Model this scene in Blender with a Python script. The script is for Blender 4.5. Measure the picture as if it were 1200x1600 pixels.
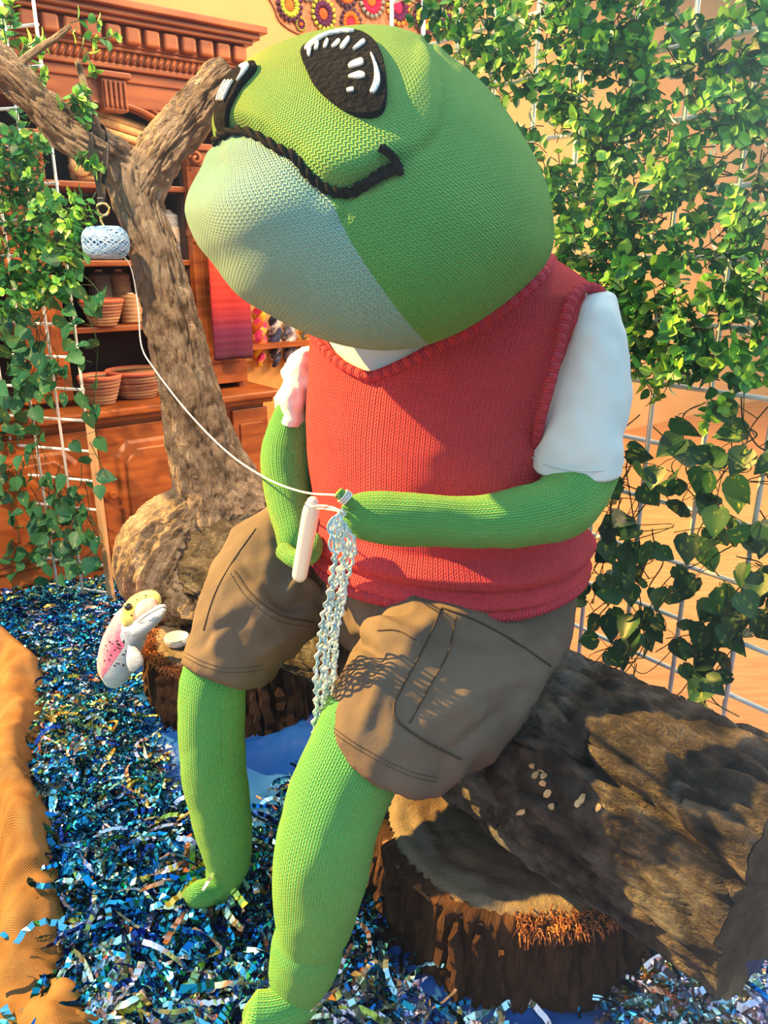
import bpy, bmesh, math, random
import numpy as np
from mathutils import Vector, Matrix, noise as mnoise
from mathutils.bvhtree import BVHTree
random.seed(7); RNG = np.random.default_rng(7)
scene = bpy.context.scene
COL = scene.collection
for o in list(bpy.data.objects): bpy.data.objects.remove(o)

# ------------------------------------------------------------------ camera
CAM_H = 1.30; PITCH = math.radians(18.7); FPX = 1200.0
cam = bpy.data.cameras.new('camera'); cam_o = bpy.data.objects.new('camera', cam); COL.objects.link(cam_o)
cam.sensor_fit = 'VERTICAL'; cam.sensor_height = 36.0; cam.lens = 36.0 * FPX / 1600.0
cam.clip_start = 0.02; cam.clip_end = 100
cam_o.location = (0, 0, CAM_H); cam_o.rotation_euler = (math.pi / 2 - PITCH, 0, 0)
scene.camera = cam_o
CP, SP = math.cos(PITCH), math.sin(PITCH)
CAM = Vector((0, 0, CAM_H))

# ------------------------------------------------------------------ light
scene.view_settings.view_transform = 'Standard'; scene.view_settings.look = 'None'
scene.view_settings.gamma = 1.0; scene.view_settings.use_curve_mapping = False
scene.view_settings.exposure = 0.0
world = bpy.data.worlds.new('sky'); scene.world = world; world.use_nodes = True
wn = world.node_tree.nodes; wl = world.node_tree.links; wn.clear()
w_out = wn.new('ShaderNodeOutputWorld'); w_bg = wn.new('ShaderNodeBackground')
w_tc = wn.new('ShaderNodeTexCoord'); w_sep = wn.new('ShaderNodeSeparateXYZ'); w_map = wn.new('ShaderNodeMapRange'); w_rmp = wn.new('ShaderNodeValToRGB')
wl.new(w_tc.outputs['Generated'], w_sep.inputs[0]); wl.new(w_sep.outputs[2], w_map.inputs[0])
w_map.inputs[1].default_value = -1; w_map.inputs[2].default_value = 1
wl.new(w_map.outputs[0], w_rmp.inputs[0]); wl.new(w_rmp.outputs[0], w_bg.inputs[0]); wl.new(w_bg.outputs[0], w_out.inputs[0])
els = w_rmp.color_ramp.elements
els[0].position = 0.0; els[0].color = (0.07, 0.08, 0.09, 1)
els[1].position = 1.0; els[1].color = (0.36, 0.70, 1.0, 1)
for p_, c_ in ((0.48, (0.12, 0.14, 0.16, 1)), (0.54, (0.66, 0.86, 0.95, 1)), (0.7, (0.50, 0.80, 1.0, 1))):
    e = els.new(p_); e.color = c_
w_bg.inputs[1].default_value = 1.4
def aim(o, d): o.rotation_euler = Vector(d).to_track_quat('-Z', 'Y').to_euler()
sun = bpy.data.lights.new('sun', 'SUN'); sun_o = bpy.data.objects.new('sun', sun); COL.objects.link(sun_o)
sun.energy = 22; sun.color = (1.0, 0.56, 0.12); sun.angle = math.radians(0.8)
SUN_DIR = Vector((-0.77, 0.26, 0.58)).normalized()          # towards the sun
aim(sun_o, -SUN_DIR); sun_o.location = (-3, -1, 4)
def area(name, loc, target, size, energy, color):
    l = bpy.data.lights.new(name, 'AREA'); o = bpy.data.objects.new(name, l); COL.objects.link(o)
    l.size = size; l.energy = energy; l.color = color; o.location = loc; aim(o, Vector(target) - Vector(loc)); return o
area('unseen_shop_lamp', (0.3, 2.6, 3.0), (-0.9, 3.6, 1.2), 1.0, 80, (1.0, 0.66, 0.36))
area('unseen_shop_lamp', (2.3, 3.2, 2.6), (2.2, 3.6, 0.0), 1.2, 260, (1.0, 0.60, 0.26))  # unseen lamp added to brighten floor and wall behind the right trellis
spot = bpy.data.lights.new('added_branch_spot', 'SPOT'); spot_o = bpy.data.objects.new('added_branch_spot', spot); COL.objects.link(spot_o)  # spot added to light the branch, which the sun does not reach
spot.energy = 560; spot.color = (1.0, 0.66, 0.34); spot.spot_size = math.radians(50); spot.spot_blend = 0.6; spot.shadow_soft_size = 0.04
spot_o.location = (-1.1, 0.75, 2.7); aim(spot_o, Vector((-0.72, 2.25, 0.95)) - Vector((-1.1, 0.75, 2.7)))

# ------------------------------------------------------------------ helpers
def ray(px, py):
    cx = (px - 600) / FPX; cy = (800 - py) / FPX
    return Vector((cx, CP + cy * SP, -SP + cy * CP))
def at(px, py, Y):                       # point on the pixel's line of sight at horizontal distance Y
    d = ray(px, py); return CAM + d * (Y / d.y)
def atz(px, py, z):
    d = ray(px, py); return CAM + d * ((z - CAM_H) / d.z)
def atplane(px, py, p0, n):
    d = ray(px, py); n = Vector(n); return CAM + d * ((Vector(p0) - CAM).dot(n) / d.dot(n))
def topx(P):
    r = Vector(P) - CAM; f = r.y * CP - r.z * SP
    return 600 + FPX * r.x / f, 800 - FPX * (r.y * SP + r.z * CP) / f
def mpp(P):                              # metres per pixel at P
    r = Vector(P) - CAM; return (r.y * CP - r.z * SP) / FPX
def worldloc(o):
    v = Vector((0, 0, 0))
    while o is not None: v += o.location; o = o.parent
    return v
def tag(o, label=None, cat=None, group=None, kind=None):
    if label: o['label'] = label
    if cat: o['category'] = cat
    if group: o['group'] = group
    if kind: o['kind'] = kind
    return o
def thing(name, loc, label, cat, group=None):
    o = bpy.data.objects.new(name, None); COL.objects.link(o); o.location = loc; o.empty_display_size = 0.05
    return tag(o, label, cat, group)
def mk(name, V, F, mats, parent=None, uv=None, smooth=True, mi=None, origin=None):
    """V world-space verts, F faces, uv per-vertex (n,2). One mesh object."""
    off = worldloc(parent) if parent is not None else (Vector(origin) if origin is not None else Vector((0, 0, 0)))
    if isinstance(V, np.ndarray): VV = (V - np.array(off)).tolist()
    else: VV = [tuple(Vector(v) - off) for v in V]
    me = bpy.data.meshes.new(name); me.from_pydata(VV, [], F if not isinstance(F, np.ndarray) else F.tolist())
    if not isinstance(mats, (list, tuple)): mats = [mats]
    for m in mats: me.materials.append(m)
    if mi is not None: me.polygons.foreach_set('material_index', np.asarray(mi, dtype=np.int32))
    if smooth: me.polygons.foreach_set('use_smooth', np.ones(len(me.polygons), dtype=bool))
    if uv is not None:
        l = me.uv_layers.new(name='UVMap'); idx = np.empty(len(me.loops), dtype=np.int32); me.loops.foreach_get('vertex_index', idx)
        l.data.foreach_set('uv', np.asarray(uv, dtype=np.float32)[idx].ravel())
    me.update()
    o = bpy.data.objects.new(name, me); COL.objects.link(o)
    if parent is not None: o.parent = parent
    elif origin is not None: o.location = origin
    return o
class MB:
    def __init__(s): s.V = []; s.F = []; s.U = []; s.M = []
    def add(s, V, F, U=None, m=0):
        b = len(s.V); s.V += [tuple(v) for v in V]; s.F += [tuple(i + b for i in f) for f in F]
        s.U += list(U) if U is not None else [(0, 0)] * len(V); s.M += [m] * len(F); return s
    def build(s, name, mats, parent=None, smooth=True, origin=None):
        return mk(name, s.V, s.F, mats, parent, s.U, smooth, s.M, origin)
def spline(pts, n):
    P = [np.array(p, dtype=float) for p in pts]; m = len(P)
    ext = [2 * P[0] - P[1]] + P + [2 * P[-1] - P[-2]]; out = []
    for i in range(n):
        t = i / (n - 1) * (m - 1); k = min(int(t), m - 2); u = t - k
        a, b, c, d = ext[k], ext[k + 1], ext[k + 2], ext[k + 3]
        out.append(0.5 * ((2 * b) + (-a + c) * u + (2 * a - 5 * b + 4 * c - d) * u * u + (-a + 3 * b - 3 * c + d) * u ** 3))
    return out
def frames(P, up=None):
    n = len(P); T = []
    for i in range(n):
        t = Vector(P[min(i + 1, n - 1)]) - Vector(P[max(i - 1, 0)]); T.append(t.normalized() if t.length > 1e-9 else Vector((0, 0, 1)))
    N = []; r = Vector(up) if up is not None else (Vector((0, 0, 1)) if abs(T[0].z) < 0.9 else Vector((1, 0, 0)))
    for t in T:
        r = r - t * r.dot(t); r = r.normalized() if r.length > 1e-6 else t.orthogonal().normalized(); N.append(r)
    return T, N, [t.cross(q) for t, q in zip(T, N)]
def tube(P, R, seg=12, cap=True, uvs=None, up=None, flat=1.0, disp=None):
    """tube along P; R radius or list; uvs=(stitches_per_m) -> stitch-space uv; flat scales binormal; disp(i,j,p)->extra radius"""
    n = len(P); R = R if hasattr(R, '__len__') else [R] * n
    T, N, B = frames(P, up); V = []; U = []; F = []; L = 0.0; Rm = sum(R) / n
    ncirc = round(2 * math.pi * Rm * uvs) if uvs else 1
    for i in range(n):
        p = Vector(P[i])
        if i: L += (p - Vector(P[i - 1])).length
        for j in range(seg + 1):
            a = 2 * math.pi * j / seg; r = R[i]
            d = N[i] * math.cos(a) + B[i] * (math.sin(a) * flat)
            if disp: r += disp(i, j % seg, p + d * r)
            V.append(p + d * r); U.append((j / seg * ncirc, L * (uvs * 1.25 if uvs else 1)))
    s1 = seg + 1
    for i in range(n - 1):
        for j in range(seg): F.append((i * s1 + j, i * s1 + j + 1, (i + 1) * s1 + j + 1, (i + 1) * s1 + j))
    if cap:
        for i, sgn in ((0, 1), (n - 1, -1)):
            b = len(V); V.append(Vector(P[i])); U.append((0, U[i * s1][1]))
            for j in range(seg):
                F.append((b, i * s1 + j + 1, i * s1 + j) if sgn > 0 else (b, i * s1 + j, i * s1 + j + 1))
    return V, F, U
def box(c, s, rot=None):
    c = Vector(c); hx, hy, hz = s[0] / 2, s[1] / 2, s[2] / 2
    V = [Vector((x * hx, y * hy, z * hz)) for x in (-1, 1) for y in (-1, 1) for z in (-1, 1)]
    if rot is not None: V = [rot @ v for v in V]
    return [v + c for v in V], [(0, 1, 3, 2), (4, 6, 7, 5), (0, 4, 5, 1), (2, 3, 7, 6), (0, 2, 6, 4), (1, 5, 7, 3)]
def bevel(o, w=0.003, seg=2):
    m = o.modifiers.new('bevel', 'BEVEL'); m.width = w; m.segments = seg; m.limit_method = 'ANGLE'; m.angle_limit = math.radians(35)
    o.data.polygons.foreach_set('use_smooth', np.zeros(len(o.data.polygons), dtype=bool)); return o
def grid_faces(nu, nv, wrap=False):
    F = []
    for i in range(nv - 1):
        for j in range(nu if wrap else nu - 1):
            j2 = (j + 1) % nu; F.append((i * nu + j, i * nu + j2, (i + 1) * nu + j2, (i + 1) * nu + j))
    return F
def clip_mesh(V, F, U, sd, keep):
    """cut a mesh along sd = 0, keep side sd*keep > 0 (exact cut edges)"""
    nV = []; nU = []; nF = []; vm = {}; em = {}
    def vget(i):
        if i not in vm: vm[i] = len(nV); nV.append(Vector(V[i])); nU.append(tuple(U[i]))
        return vm[i]
    def eget(i, j):
        k = (min(i, j), max(i, j))
        if k not in em:
            a, b = k; t = sd[a] / (sd[a] - sd[b]); em[k] = len(nV)
            nV.append(Vector(V[a]).lerp(Vector(V[b]), t)); nU.append((U[a][0] * (1 - t) + U[b][0] * t, U[a][1] * (1 - t) + U[b][1] * t))
        return em[k]
    for f in F:
        ins = [sd[i] * keep >= 0 for i in f]
        if not any(ins): continue
        if all(ins): nF.append(tuple(vget(i) for i in f)); continue
        q = []
        for a in range(len(f)):
            i, j = f[a], f[(a + 1) % len(f)]
            if ins[a]: q.append(vget(i))
            if ins[a] != ins[(a + 1) % len(f)]: q.append(eget(i, j))
        if len(q) >= 3: nF.append(tuple(q))
    return nV, nF, nU
def poly_sd(pts, poly):
    """signed distance (inside positive) of pts (n,2) to polygon"""
    pts = np.asarray(pts, float); P = np.asarray(poly, float); n = len(P)
    dmin = np.full(len(pts), 1e18); inside = np.zeros(len(pts), bool)
    for i in range(n):
        a = P[i]; b = P[(i + 1) % n]; ab = b - a; ap = pts - a
        t = np.clip((ap @ ab) / max(ab @ ab, 1e-12), 0, 1); d = ap - t[:, None] * ab
        dmin = np.minimum(dmin, (d ** 2).sum(1))
        c = ((a[1] > pts[:, 1]) != (b[1] > pts[:, 1]))
        with np.errstate(divide='ignore', invalid='ignore'):
            xi = (b[0] - a[0]) * (pts[:, 1] - a[1]) / (b[1] - a[1]) + a[0]
        inside ^= c & (pts[:, 0] < xi)
    return np.where(inside, 1, -1) * np.sqrt(dmin)
def smooth_poly(pts, n):
    P = list(pts); m = len(P); out = []
    for i in range(n):
        t = i / n * m; k = int(t); u = t - k
        a, b, c, d = [np.array(P[(k + q) % m], float) for q in (-1, 0, 1, 2)]
        out.append(tuple(0.5 * ((2 * b) + (-a + c) * u + (2 * a - 5 * b + 4 * c - d) * u * u + (-a + 3 * b - 3 * c + d) * u ** 3)))
    return out
def fbm(p, oct=4): return mnoise.fractal(p, 0.9, 2.1, oct)

# ------------------------------------------------------------------ materials
def nt(m): return m.node_tree.nodes, m.node_tree.links
def mat(name, c1, c2=None, scale=20, rough=0.8, metal=0.0, bump=0.0, bscale=None, stretch=(1, 1, 1), spec=0.3, sheen=0.0, detail=4, contrast=(0.35, 0.65), c3=None, coord='Object', wave=None):
    m = bpy.data.materials.new(name); m.use_nodes = True; n, l = nt(m); b = n['Principled BSDF']
    b.inputs['Base Color'].default_value = (*c1, 1); b.inputs['Roughness'].default_value = rough; b.inputs['Metallic'].default_value = metal
    b.inputs['Specular IOR Level'].default_value = spec; b.inputs['Sheen Weight'].default_value = sheen
    if c2 is not None or bump:
        tc = n.new('ShaderNodeTexCoord'); mp = n.new('ShaderNodeMapping'); mp.inputs['Scale'].default_value = stretch
        l.new(tc.outputs[coord], mp.inputs[0])
    if c2 is not None:
        tx = n.new('ShaderNodeTexNoise'); tx.inputs['Scale'].default_value = scale; tx.inputs['Detail'].default_value = detail
        l.new(mp.outputs[0], tx.inputs['Vector']); rp = n.new('ShaderNodeValToRGB'); e = rp.color_ramp.elements
        e[0].position = contrast[0]; e[0].color = (*c1, 1); e[1].position = contrast[1]; e[1].color = (*c2, 1)
        if c3 is not None: q = e.new((contrast[0] + contrast[1]) / 2 + 0.0); q.color = (*c3, 1)
        l.new(tx.outputs['Fac'], rp.inputs[0]); l.new(rp.outputs[0], b.inputs['Base Color'])
    if bump:
        t2 = n.new('ShaderNodeTexNoise'); t2.inputs['Scale'].default_value = bscale or scale * 2; t2.inputs['Detail'].default_value = 6
        l.new(mp.outputs[0], t2.inputs['Vector']); bp = n.new('ShaderNodeBump'); bp.inputs['Strength'].default_value = bump; bp.inputs['Distance'].default_value = 0.01
        l.new(t2.outputs['Fac'], bp.inputs['Height']); l.new(bp.outputs[0], b.inputs['Normal'])
    return m
def mth(n, l, op, a, b=None):
    q = n.new('ShaderNodeMath'); q.operation = op
    for i, v in enumerate((a, b)):
        if v is None: continue
        if isinstance(v, (int, float)): q.inputs[i].default_value = v
        else: l.new(v, q.inputs[i])
    return q.outputs[0]
def knit(name, col, col2=None, strength=0.9, dist=0.004, vary=0.12, sheen=0.06, rib=False, stint=(1, 1, 1)):
    """stockinette: UV is in stitches (u) and rows (v)"""
    m = bpy.data.materials.new(name); m.use_nodes = True; n, l = nt(m); b = n['Principled BSDF']
    b.inputs['Roughness'].default_value = 0.9; b.inputs['Specular IOR Level'].default_value = 0.12; b.inputs['Sheen Weight'].default_value = sheen
    b.inputs['Sheen Roughness'].default_value = 0.5; b.inputs['Sheen Tint'].default_value = (*stint, 1)
    uv = n.new('ShaderNodeUVMap'); sp = n.new('ShaderNodeSeparateXYZ'); l.new(uv.outputs[0], sp.inputs[0])
    u, v = sp.outputs[0], sp.outputs[1]
    f = mth(n, l, 'FRACT', u); s = mth(n, l, 'ABSOLUTE', mth(n, l, 'SUBTRACT', f, 0.5)); s2 = mth(n, l, 'MULTIPLY', s, 2.0)
    r = mth(n, l, 'SUBTRACT', v, mth(n, l, 'MULTIPLY', s2, 0.75))
    leg = mth(n, l, 'POWER', mth(n, l, 'ABSOLUTE', mth(n, l, 'SINE', mth(n, l, 'MULTIPLY', u, 2 * math.pi))), 0.6)
    row = mth(n, l, 'POWER', mth(n, l, 'ABSOLUTE', mth(n, l, 'SINE', mth(n, l, 'MULTIPLY', r, math.pi))), 0.7)
    h = mth(n, l, 'MULTIPLY', leg, mth(n, l, 'ADD', mth(n, l, 'MULTIPLY', row, 0.75), 0.25))
    if rib: h = mth(n, l, 'ADD', h, mth(n, l, 'MULTIPLY', mth(n, l, 'SINE', mth(n, l, 'MULTIPLY', u, math.pi)), 1.0))
    bp = n.new('ShaderNodeBump'); bp.inputs['Strength'].default_value = strength; bp.inputs['Distance'].default_value = dist
    l.new(h, bp.inputs['Height']); l.new(bp.outputs[0], b.inputs['Normal'])
    tc = n.new('ShaderNodeTexCoord'); tx = n.new('ShaderNodeTexNoise'); tx.inputs['Scale'].default_value = 14; tx.inputs['Detail'].default_value = 8
    tx.inputs['Roughness'].default_value = 0.75; l.new(tc.outputs['Object'], tx.inputs['Vector'])
    mx = n.new('ShaderNodeMix'); mx.data_type = 'RGBA'; l.new(tx.outputs['Fac'], mx.inputs[0])
    c2 = col2 or tuple(min(1, c * (1 + vary * 3)) for c in col)
    mx.inputs[6].default_value = (*[c * (1 - vary) for c in col], 1); mx.inputs[7].default_value = (*c2, 1)
    l.new(mx.outputs[2], b.inputs['Base Color'])
    return m
def leafmat(name, dark, light, vein=None, rough=0.38, trans=0.25):
    m = bpy.data.materials.new(name); m.use_nodes = True; n, l = nt(m); b = n['Principled BSDF']
    b.inputs['Roughness'].default_value = rough; b.inputs['Specular IOR Level'].default_value = 0.45
    oi = n.new('ShaderNodeObjectInfo'); ge = n.new('ShaderNodeNewGeometry')
    f = mth(n, l, 'FRACT', mth(n, l, 'ADD', oi.outputs['Random'], ge.outputs['Random Per Island']))
    mx = n.new('ShaderNodeMix'); mx.data_type = 'RGBA'; l.new(f, mx.inputs[0]); mx.inputs[6].default_value = (*dark, 1); mx.inputs[7].default_value = (*light, 1)
    out = mx.outputs[2]
    if vein:
        uv = n.new('ShaderNodeUVMap'); tx = n.new('ShaderNodeTexNoise'); tx.inputs['Scale'].default_value = 3.2; tx.inputs['Detail'].default_value = 3
        tx.noise_dimensions = '4D'; l.new(uv.outputs[0], tx.inputs['Vector']); l.new(mth(n, l, 'MULTIPLY', f, 50.0), tx.inputs['W'])
        rp = n.new('ShaderNodeValToRGB'); rp.color_ramp.elements[0].position = 0.58; rp.color_ramp.elements[1].position = 0.66; l.new(tx.outputs['Fac'], rp.inputs[0])
        sp = n.new('ShaderNodeSeparateXYZ'); l.new(uv.outputs[0], sp.inputs[0])
        near = mth(n, l, 'SUBTRACT', 1.0, mth(n, l, 'MULTIPLY', mth(n, l, 'ABSOLUTE', sp.outputs[0]), 1.3))
        k = mth(n, l, 'MULTIPLY', rp.outputs[0], mth(n, l, 'MAXIMUM', near, 0.0))
        m2 = n.new('ShaderNodeMix'); m2.data_type = 'RGBA'; l.new(k, m2.inputs[0]); l.new(out, m2.inputs[6]); m2.inputs[7].default_value = (*vein, 1); out = m2.outputs[2]
    l.new(out, b.inputs['Base Color'])
    tr = n.new('ShaderNodeBsdfTranslucent'); l.new(out, tr.inputs[0]); ms = n.new('ShaderNodeMixShader'); ms.inputs[0].default_value = trans
    l.new(b.outputs[0], ms.inputs[1]); l.new(tr.outputs[0], ms.inputs[2]); l.new(ms.outputs[0], n['Material Output'].inputs[0])
    return m

M_GREEN = knit('green wool knit', (0.062, 0.40, 0.135), (0.100, 0.52, 0.17), sheen=0.45, stint=(1.0, 0.85, 0.12))
M_MUZ = knit('pale teal wool knit', (0.21, 0.54, 0.53), (0.30, 0.66, 0.64), sheen=0.3, stint=(1.0, 0.80, 0.4))
M_VEST = knit('coral red wool knit', (0.74, 0.06, 0.10), (0.88, 0.085, 0.135), strength=1.0, sheen=0.15, stint=(1.0, 0.5, 0.1))
M_VRIB = knit('coral red wool rib', (0.72, 0.058, 0.098), (0.84, 0.08, 0.13), strength=1.0, dist=0.006, rib=True)
M_TEE = mat('white cotton jersey', (0.58, 0.68, 0.73), (0.64, 0.74, 0.79), 6, 0.9, bump=0.25, bscale=9, spec=0.1)
M_SHORT = mat('brown cotton twill', (0.112, 0.088, 0.070), (0.150, 0.118, 0.094), 9, 0.85, bump=0.5, bscale=16, spec=0.15)
M_SEAM = mat('brown seam thread', (0.06, 0.045, 0.035), rough=0.9)
M_FELT = mat('black felt', (0.003, 0.003, 0.004), (0.012, 0.011, 0.011), 60, 0.95, bump=1.0, bscale=120, spec=0.05)
M_WHITEF = mat('white felt thread', (0.85, 0.87, 0.88), rough=0.9, bump=0.6, bscale=200)
M_BYARN = mat('black yarn', (0.004, 0.004, 0.004), (0.014, 0.014, 0.014), 200, 0.9, spec=0.05)
M_PLAST = mat('white plastic', (0.82, 0.84, 0.86), rough=0.3, spec=0.5)
M_YARNB = mat('pale blue cotton yarn', (0.36, 0.60, 0.68), (0.80, 0.88, 0.88), 30, 0.85, detail=2, contrast=(0.4, 0.6))
M_YARNW = mat('white yarn', (0.80, 0.82, 0.84), rough=0.85)
M_YARNBALL = mat('sky blue yarn', (0.10, 0.24, 0.50), (0.20, 0.38, 0.64), 60, 0.85, detail=2)
M_YARNBW = mat('pale sky yarn', (0.24, 0.42, 0.66), (0.42, 0.58, 0.78), 50, 0.85)
M_WIRE = mat('white coated wire', (0.80, 0.84, 0.86), rough=0.35, spec=0.5)
M_BOX_OLD = leafmat('glossy boxwood leaf', (0.012, 0.10, 0.03), (0.05, 0.26, 0.06))
M_BOX_NEW = leafmat('young boxwood leaf', (0.12, 0.40, 0.05), (0.30, 0.58, 0.09))
M_POTHOS = leafmat('variegated vine leaf', (0.008, 0.05, 0.028), (0.025, 0.11, 0.04), (0.30, 0.42, 0.06), rough=0.45, trans=0.3)
M_IVY = leafmat('ivy leaf', (0.012, 0.10, 0.05), (0.05, 0.22, 0.08), (0.34, 0.45, 0.10), rough=0.45)
M_STEM = mat('dark green stem', (0.02, 0.055, 0.02), rough=0.6)
# ------------------------------------------------------------------ bark / wood materials
def barkmat(name, lo, hi, mid, scale=9, stretch=(1, 1, 1), patch=None, pz=None, bump=0.9, fiss=((42, 9, 1.0), (110, 30, 0.45)), bdist=0.012):
    m = mat(name, lo, hi, scale, 0.92, stretch=stretch, spec=0.1, detail=9, contrast=(0.3, 0.72), c3=mid)
    n, l = nt(m); tc = n.new('ShaderNodeTexCoord'); hs = []
    for k_, (sx_, sy_, w_) in enumerate(fiss):
        mp = n.new('ShaderNodeMapping'); mp.inputs['Scale'].default_value = (sx_, sy_, 1); l.new(tc.outputs['UV'], mp.inputs[0])
        tx = n.new('ShaderNodeTexNoise'); tx.inputs['Scale'].default_value = 1; tx.inputs['Detail'].default_value = 6; tx.inputs['Roughness'].default_value = 0.62; tx.inputs['Distortion'].default_value = 0.6
        l.new(mp.outputs[0], tx.inputs['Vector']); a_ = mth(n, l, 'POWER', mth(n, l, 'MULTIPLY', mth(n, l, 'ABSOLUTE', mth(n, l, 'SUBTRACT', tx.outputs['Fac'], 0.5)), 4.0), 0.6)
        hs.append(mth(n, l, 'MULTIPLY', mth(n, l, 'MINIMUM', a_, 1.0), w_))
    h_ = hs[0]
    for q in hs[1:]: h_ = mth(n, l, 'ADD', h_, q)
    bp = n.new('ShaderNodeBump'); bp.inputs['Strength'].default_value = bump; bp.inputs['Distance'].default_value = bdist; l.new(h_, bp.inputs['Height']); l.new(bp.outputs[0], n['Principled BSDF'].inputs['Normal'])
    if patch:
        n, l = nt(m); b = n['Principled BSDF']; src = b.inputs['Base Color'].links[0].from_socket
        tc = n.new('ShaderNodeTexCoord'); tx = n.new('ShaderNodeTexNoise'); tx.inputs['Scale'].default_value = 5; tx.inputs['Detail'].default_value = 10; tx.inputs['Roughness'].default_value = 0.7
        l.new(tc.outputs['Object'], tx.inputs['Vector']); rp = n.new('ShaderNodeValToRGB'); rp.color_ramp.elements[0].position = 0.50; rp.color_ramp.elements[1].position = 0.66
        l.new(tx.outputs['Fac'], rp.inputs[0]); mx = n.new('ShaderNodeMix'); mx.data_type = 'RGBA'; l.new(rp.outputs[0], mx.inputs[0]); l.new(src, mx.inputs[6]); mx.inputs[7].default_value = (*patch, 1)
        l.new(mx.outputs[2], b.inputs['Base Color'])
    return m
M_LOG = barkmat('grey brown log bark', (0.032, 0.029, 0.027), (0.27, 0.235, 0.205), (0.12, 0.102, 0.09), 22, patch=(0.36, 0.38, 0.37), bdist=0.022, bump=1.0, fiss=((90, 20, 1.0), (220, 60, 0.5), (30, 7, 0.6)))
M_TREE = barkmat('tan branch bark', (0.10, 0.075, 0.055), (0.46, 0.36, 0.26), (0.29, 0.225, 0.165), 24, patch=(0.42, 0.36, 0.29), bdist=0.016)
M_STUMPB = barkmat('red brown fibrous bark', (0.030, 0.018, 0.013), (0.21, 0.105, 0.060), (0.09, 0.046, 0.028), 16, (1, 1, 0.25), fiss=((90, 7, 1.0), (260, 22, 0.5)))
M_STUMPT = barkmat('weathered end grain', (0.05, 0.030, 0.020), (0.26, 0.19, 0.13), (0.13, 0.085, 0.055), 7, patch=(0.22, 0.17, 0.12), bump=0.5, fiss=((30, 30, 0.6), (120, 120, 0.4)))
M_ENDG = M_STUMPT
M_STUMPT = barkmat('ringed stump top', (0.05, 0.030, 0.020), (0.26, 0.19, 0.13), (0.13, 0.085, 0.055), 7, bump=0.5, fiss=((30, 30, 0.6), (120, 120, 0.4)))
n, l = nt(M_STUMPT); bb = n['Principled BSDF']; src = bb.inputs['Base Color'].links[0].from_socket
tc = n.new('ShaderNodeTexCoord'); vm = n.new('ShaderNodeVectorMath'); vm.operation = 'MULTIPLY'; vm.inputs[1].default_value = (1, 1, 0); l.new(tc.outputs['Object'], vm.inputs[0]); vl = n.new('ShaderNodeVectorMath'); vl.operation = 'LENGTH'; l.new(vm.outputs[0], vl.inputs[0])
tx = n.new('ShaderNodeTexNoise'); tx.inputs['Scale'].default_value = 9; tx.inputs['Detail'].default_value = 5; l.new(tc.outputs['Object'], tx.inputs['Vector'])
dd_ = mth(n, l, 'ADD', vl.outputs['Value'], mth(n, l, 'MULTIPLY', mth(n, l, 'SUBTRACT', tx.outputs['Fac'], 0.5), 0.10))
rp = n.new('ShaderNodeValToRGB'); l.new(mth(n, l, 'MULTIPLY', dd_, 3.3), rp.inputs[0]); e = rp.color_ramp.elements; e[0].color = (0.030, 0.018, 0.015, 1); e[1].color = (0.20, 0.075, 0.03, 1); e[1].position = 0.93
for p_, c_ in ((0.28, (0.045, 0.027, 0.021, 1)), (0.5, (0.15, 0.115, 0.088, 1)), (0.62, (0.085, 0.055, 0.042, 1)), (0.72, (0.23, 0.20, 0.16, 1)), (0.86, (0.20, 0.17, 0.13, 1))): q = e.new(p_); q.color = c_
mx = n.new('ShaderNodeMix'); mx.data_type = 'RGBA'; mx.inputs[0].default_value = 0.7; l.new(src, mx.inputs[6]); l.new(rp.outputs[0], mx.inputs[7]); l.new(mx.outputs[2], bb.inputs['Base Color'])
M_FIBRE = mat('orange brown bark fibre', (0.30, 0.10, 0.035), (0.50, 0.20, 0.07), 40, 0.95)
M_CAB = mat('polished cherry wood', (0.22, 0.050, 0.010), (0.36, 0.105, 0.024), 5, 0.35, stretch=(1, 1, 6), spec=0.45, detail=8)
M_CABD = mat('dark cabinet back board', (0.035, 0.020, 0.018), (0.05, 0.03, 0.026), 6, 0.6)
M_WALL = mat('warm ochre plaster', (0.62, 0.33, 0.13), (0.68, 0.38, 0.16), 3, 0.9, bump=0.35, bscale=18)
M_WAINS = mat('golden varnished panel', (0.52, 0.27, 0.07), (0.68, 0.38, 0.12), 3, 0.45, stretch=(3, 3, 0.5))
M_FLOOR = mat('brown floor board', (0.40, 0.17, 0.06), (0.52, 0.24, 0.09), 6, 0.6, stretch=(1, 8, 1))
M_PINE = mat('raw pine batten', (0.50, 0.27, 0.12), (0.60, 0.36, 0.18), 8, 0.7, stretch=(6, 6, 1))

A_DIR = Vector((-0.62, 0.785, 0)).normalized()      # side trellis, receding left
B_DIR = Vector((0.785, 0.62, 0)).normalized()       # cabinet front / back wall, receding right
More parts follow.
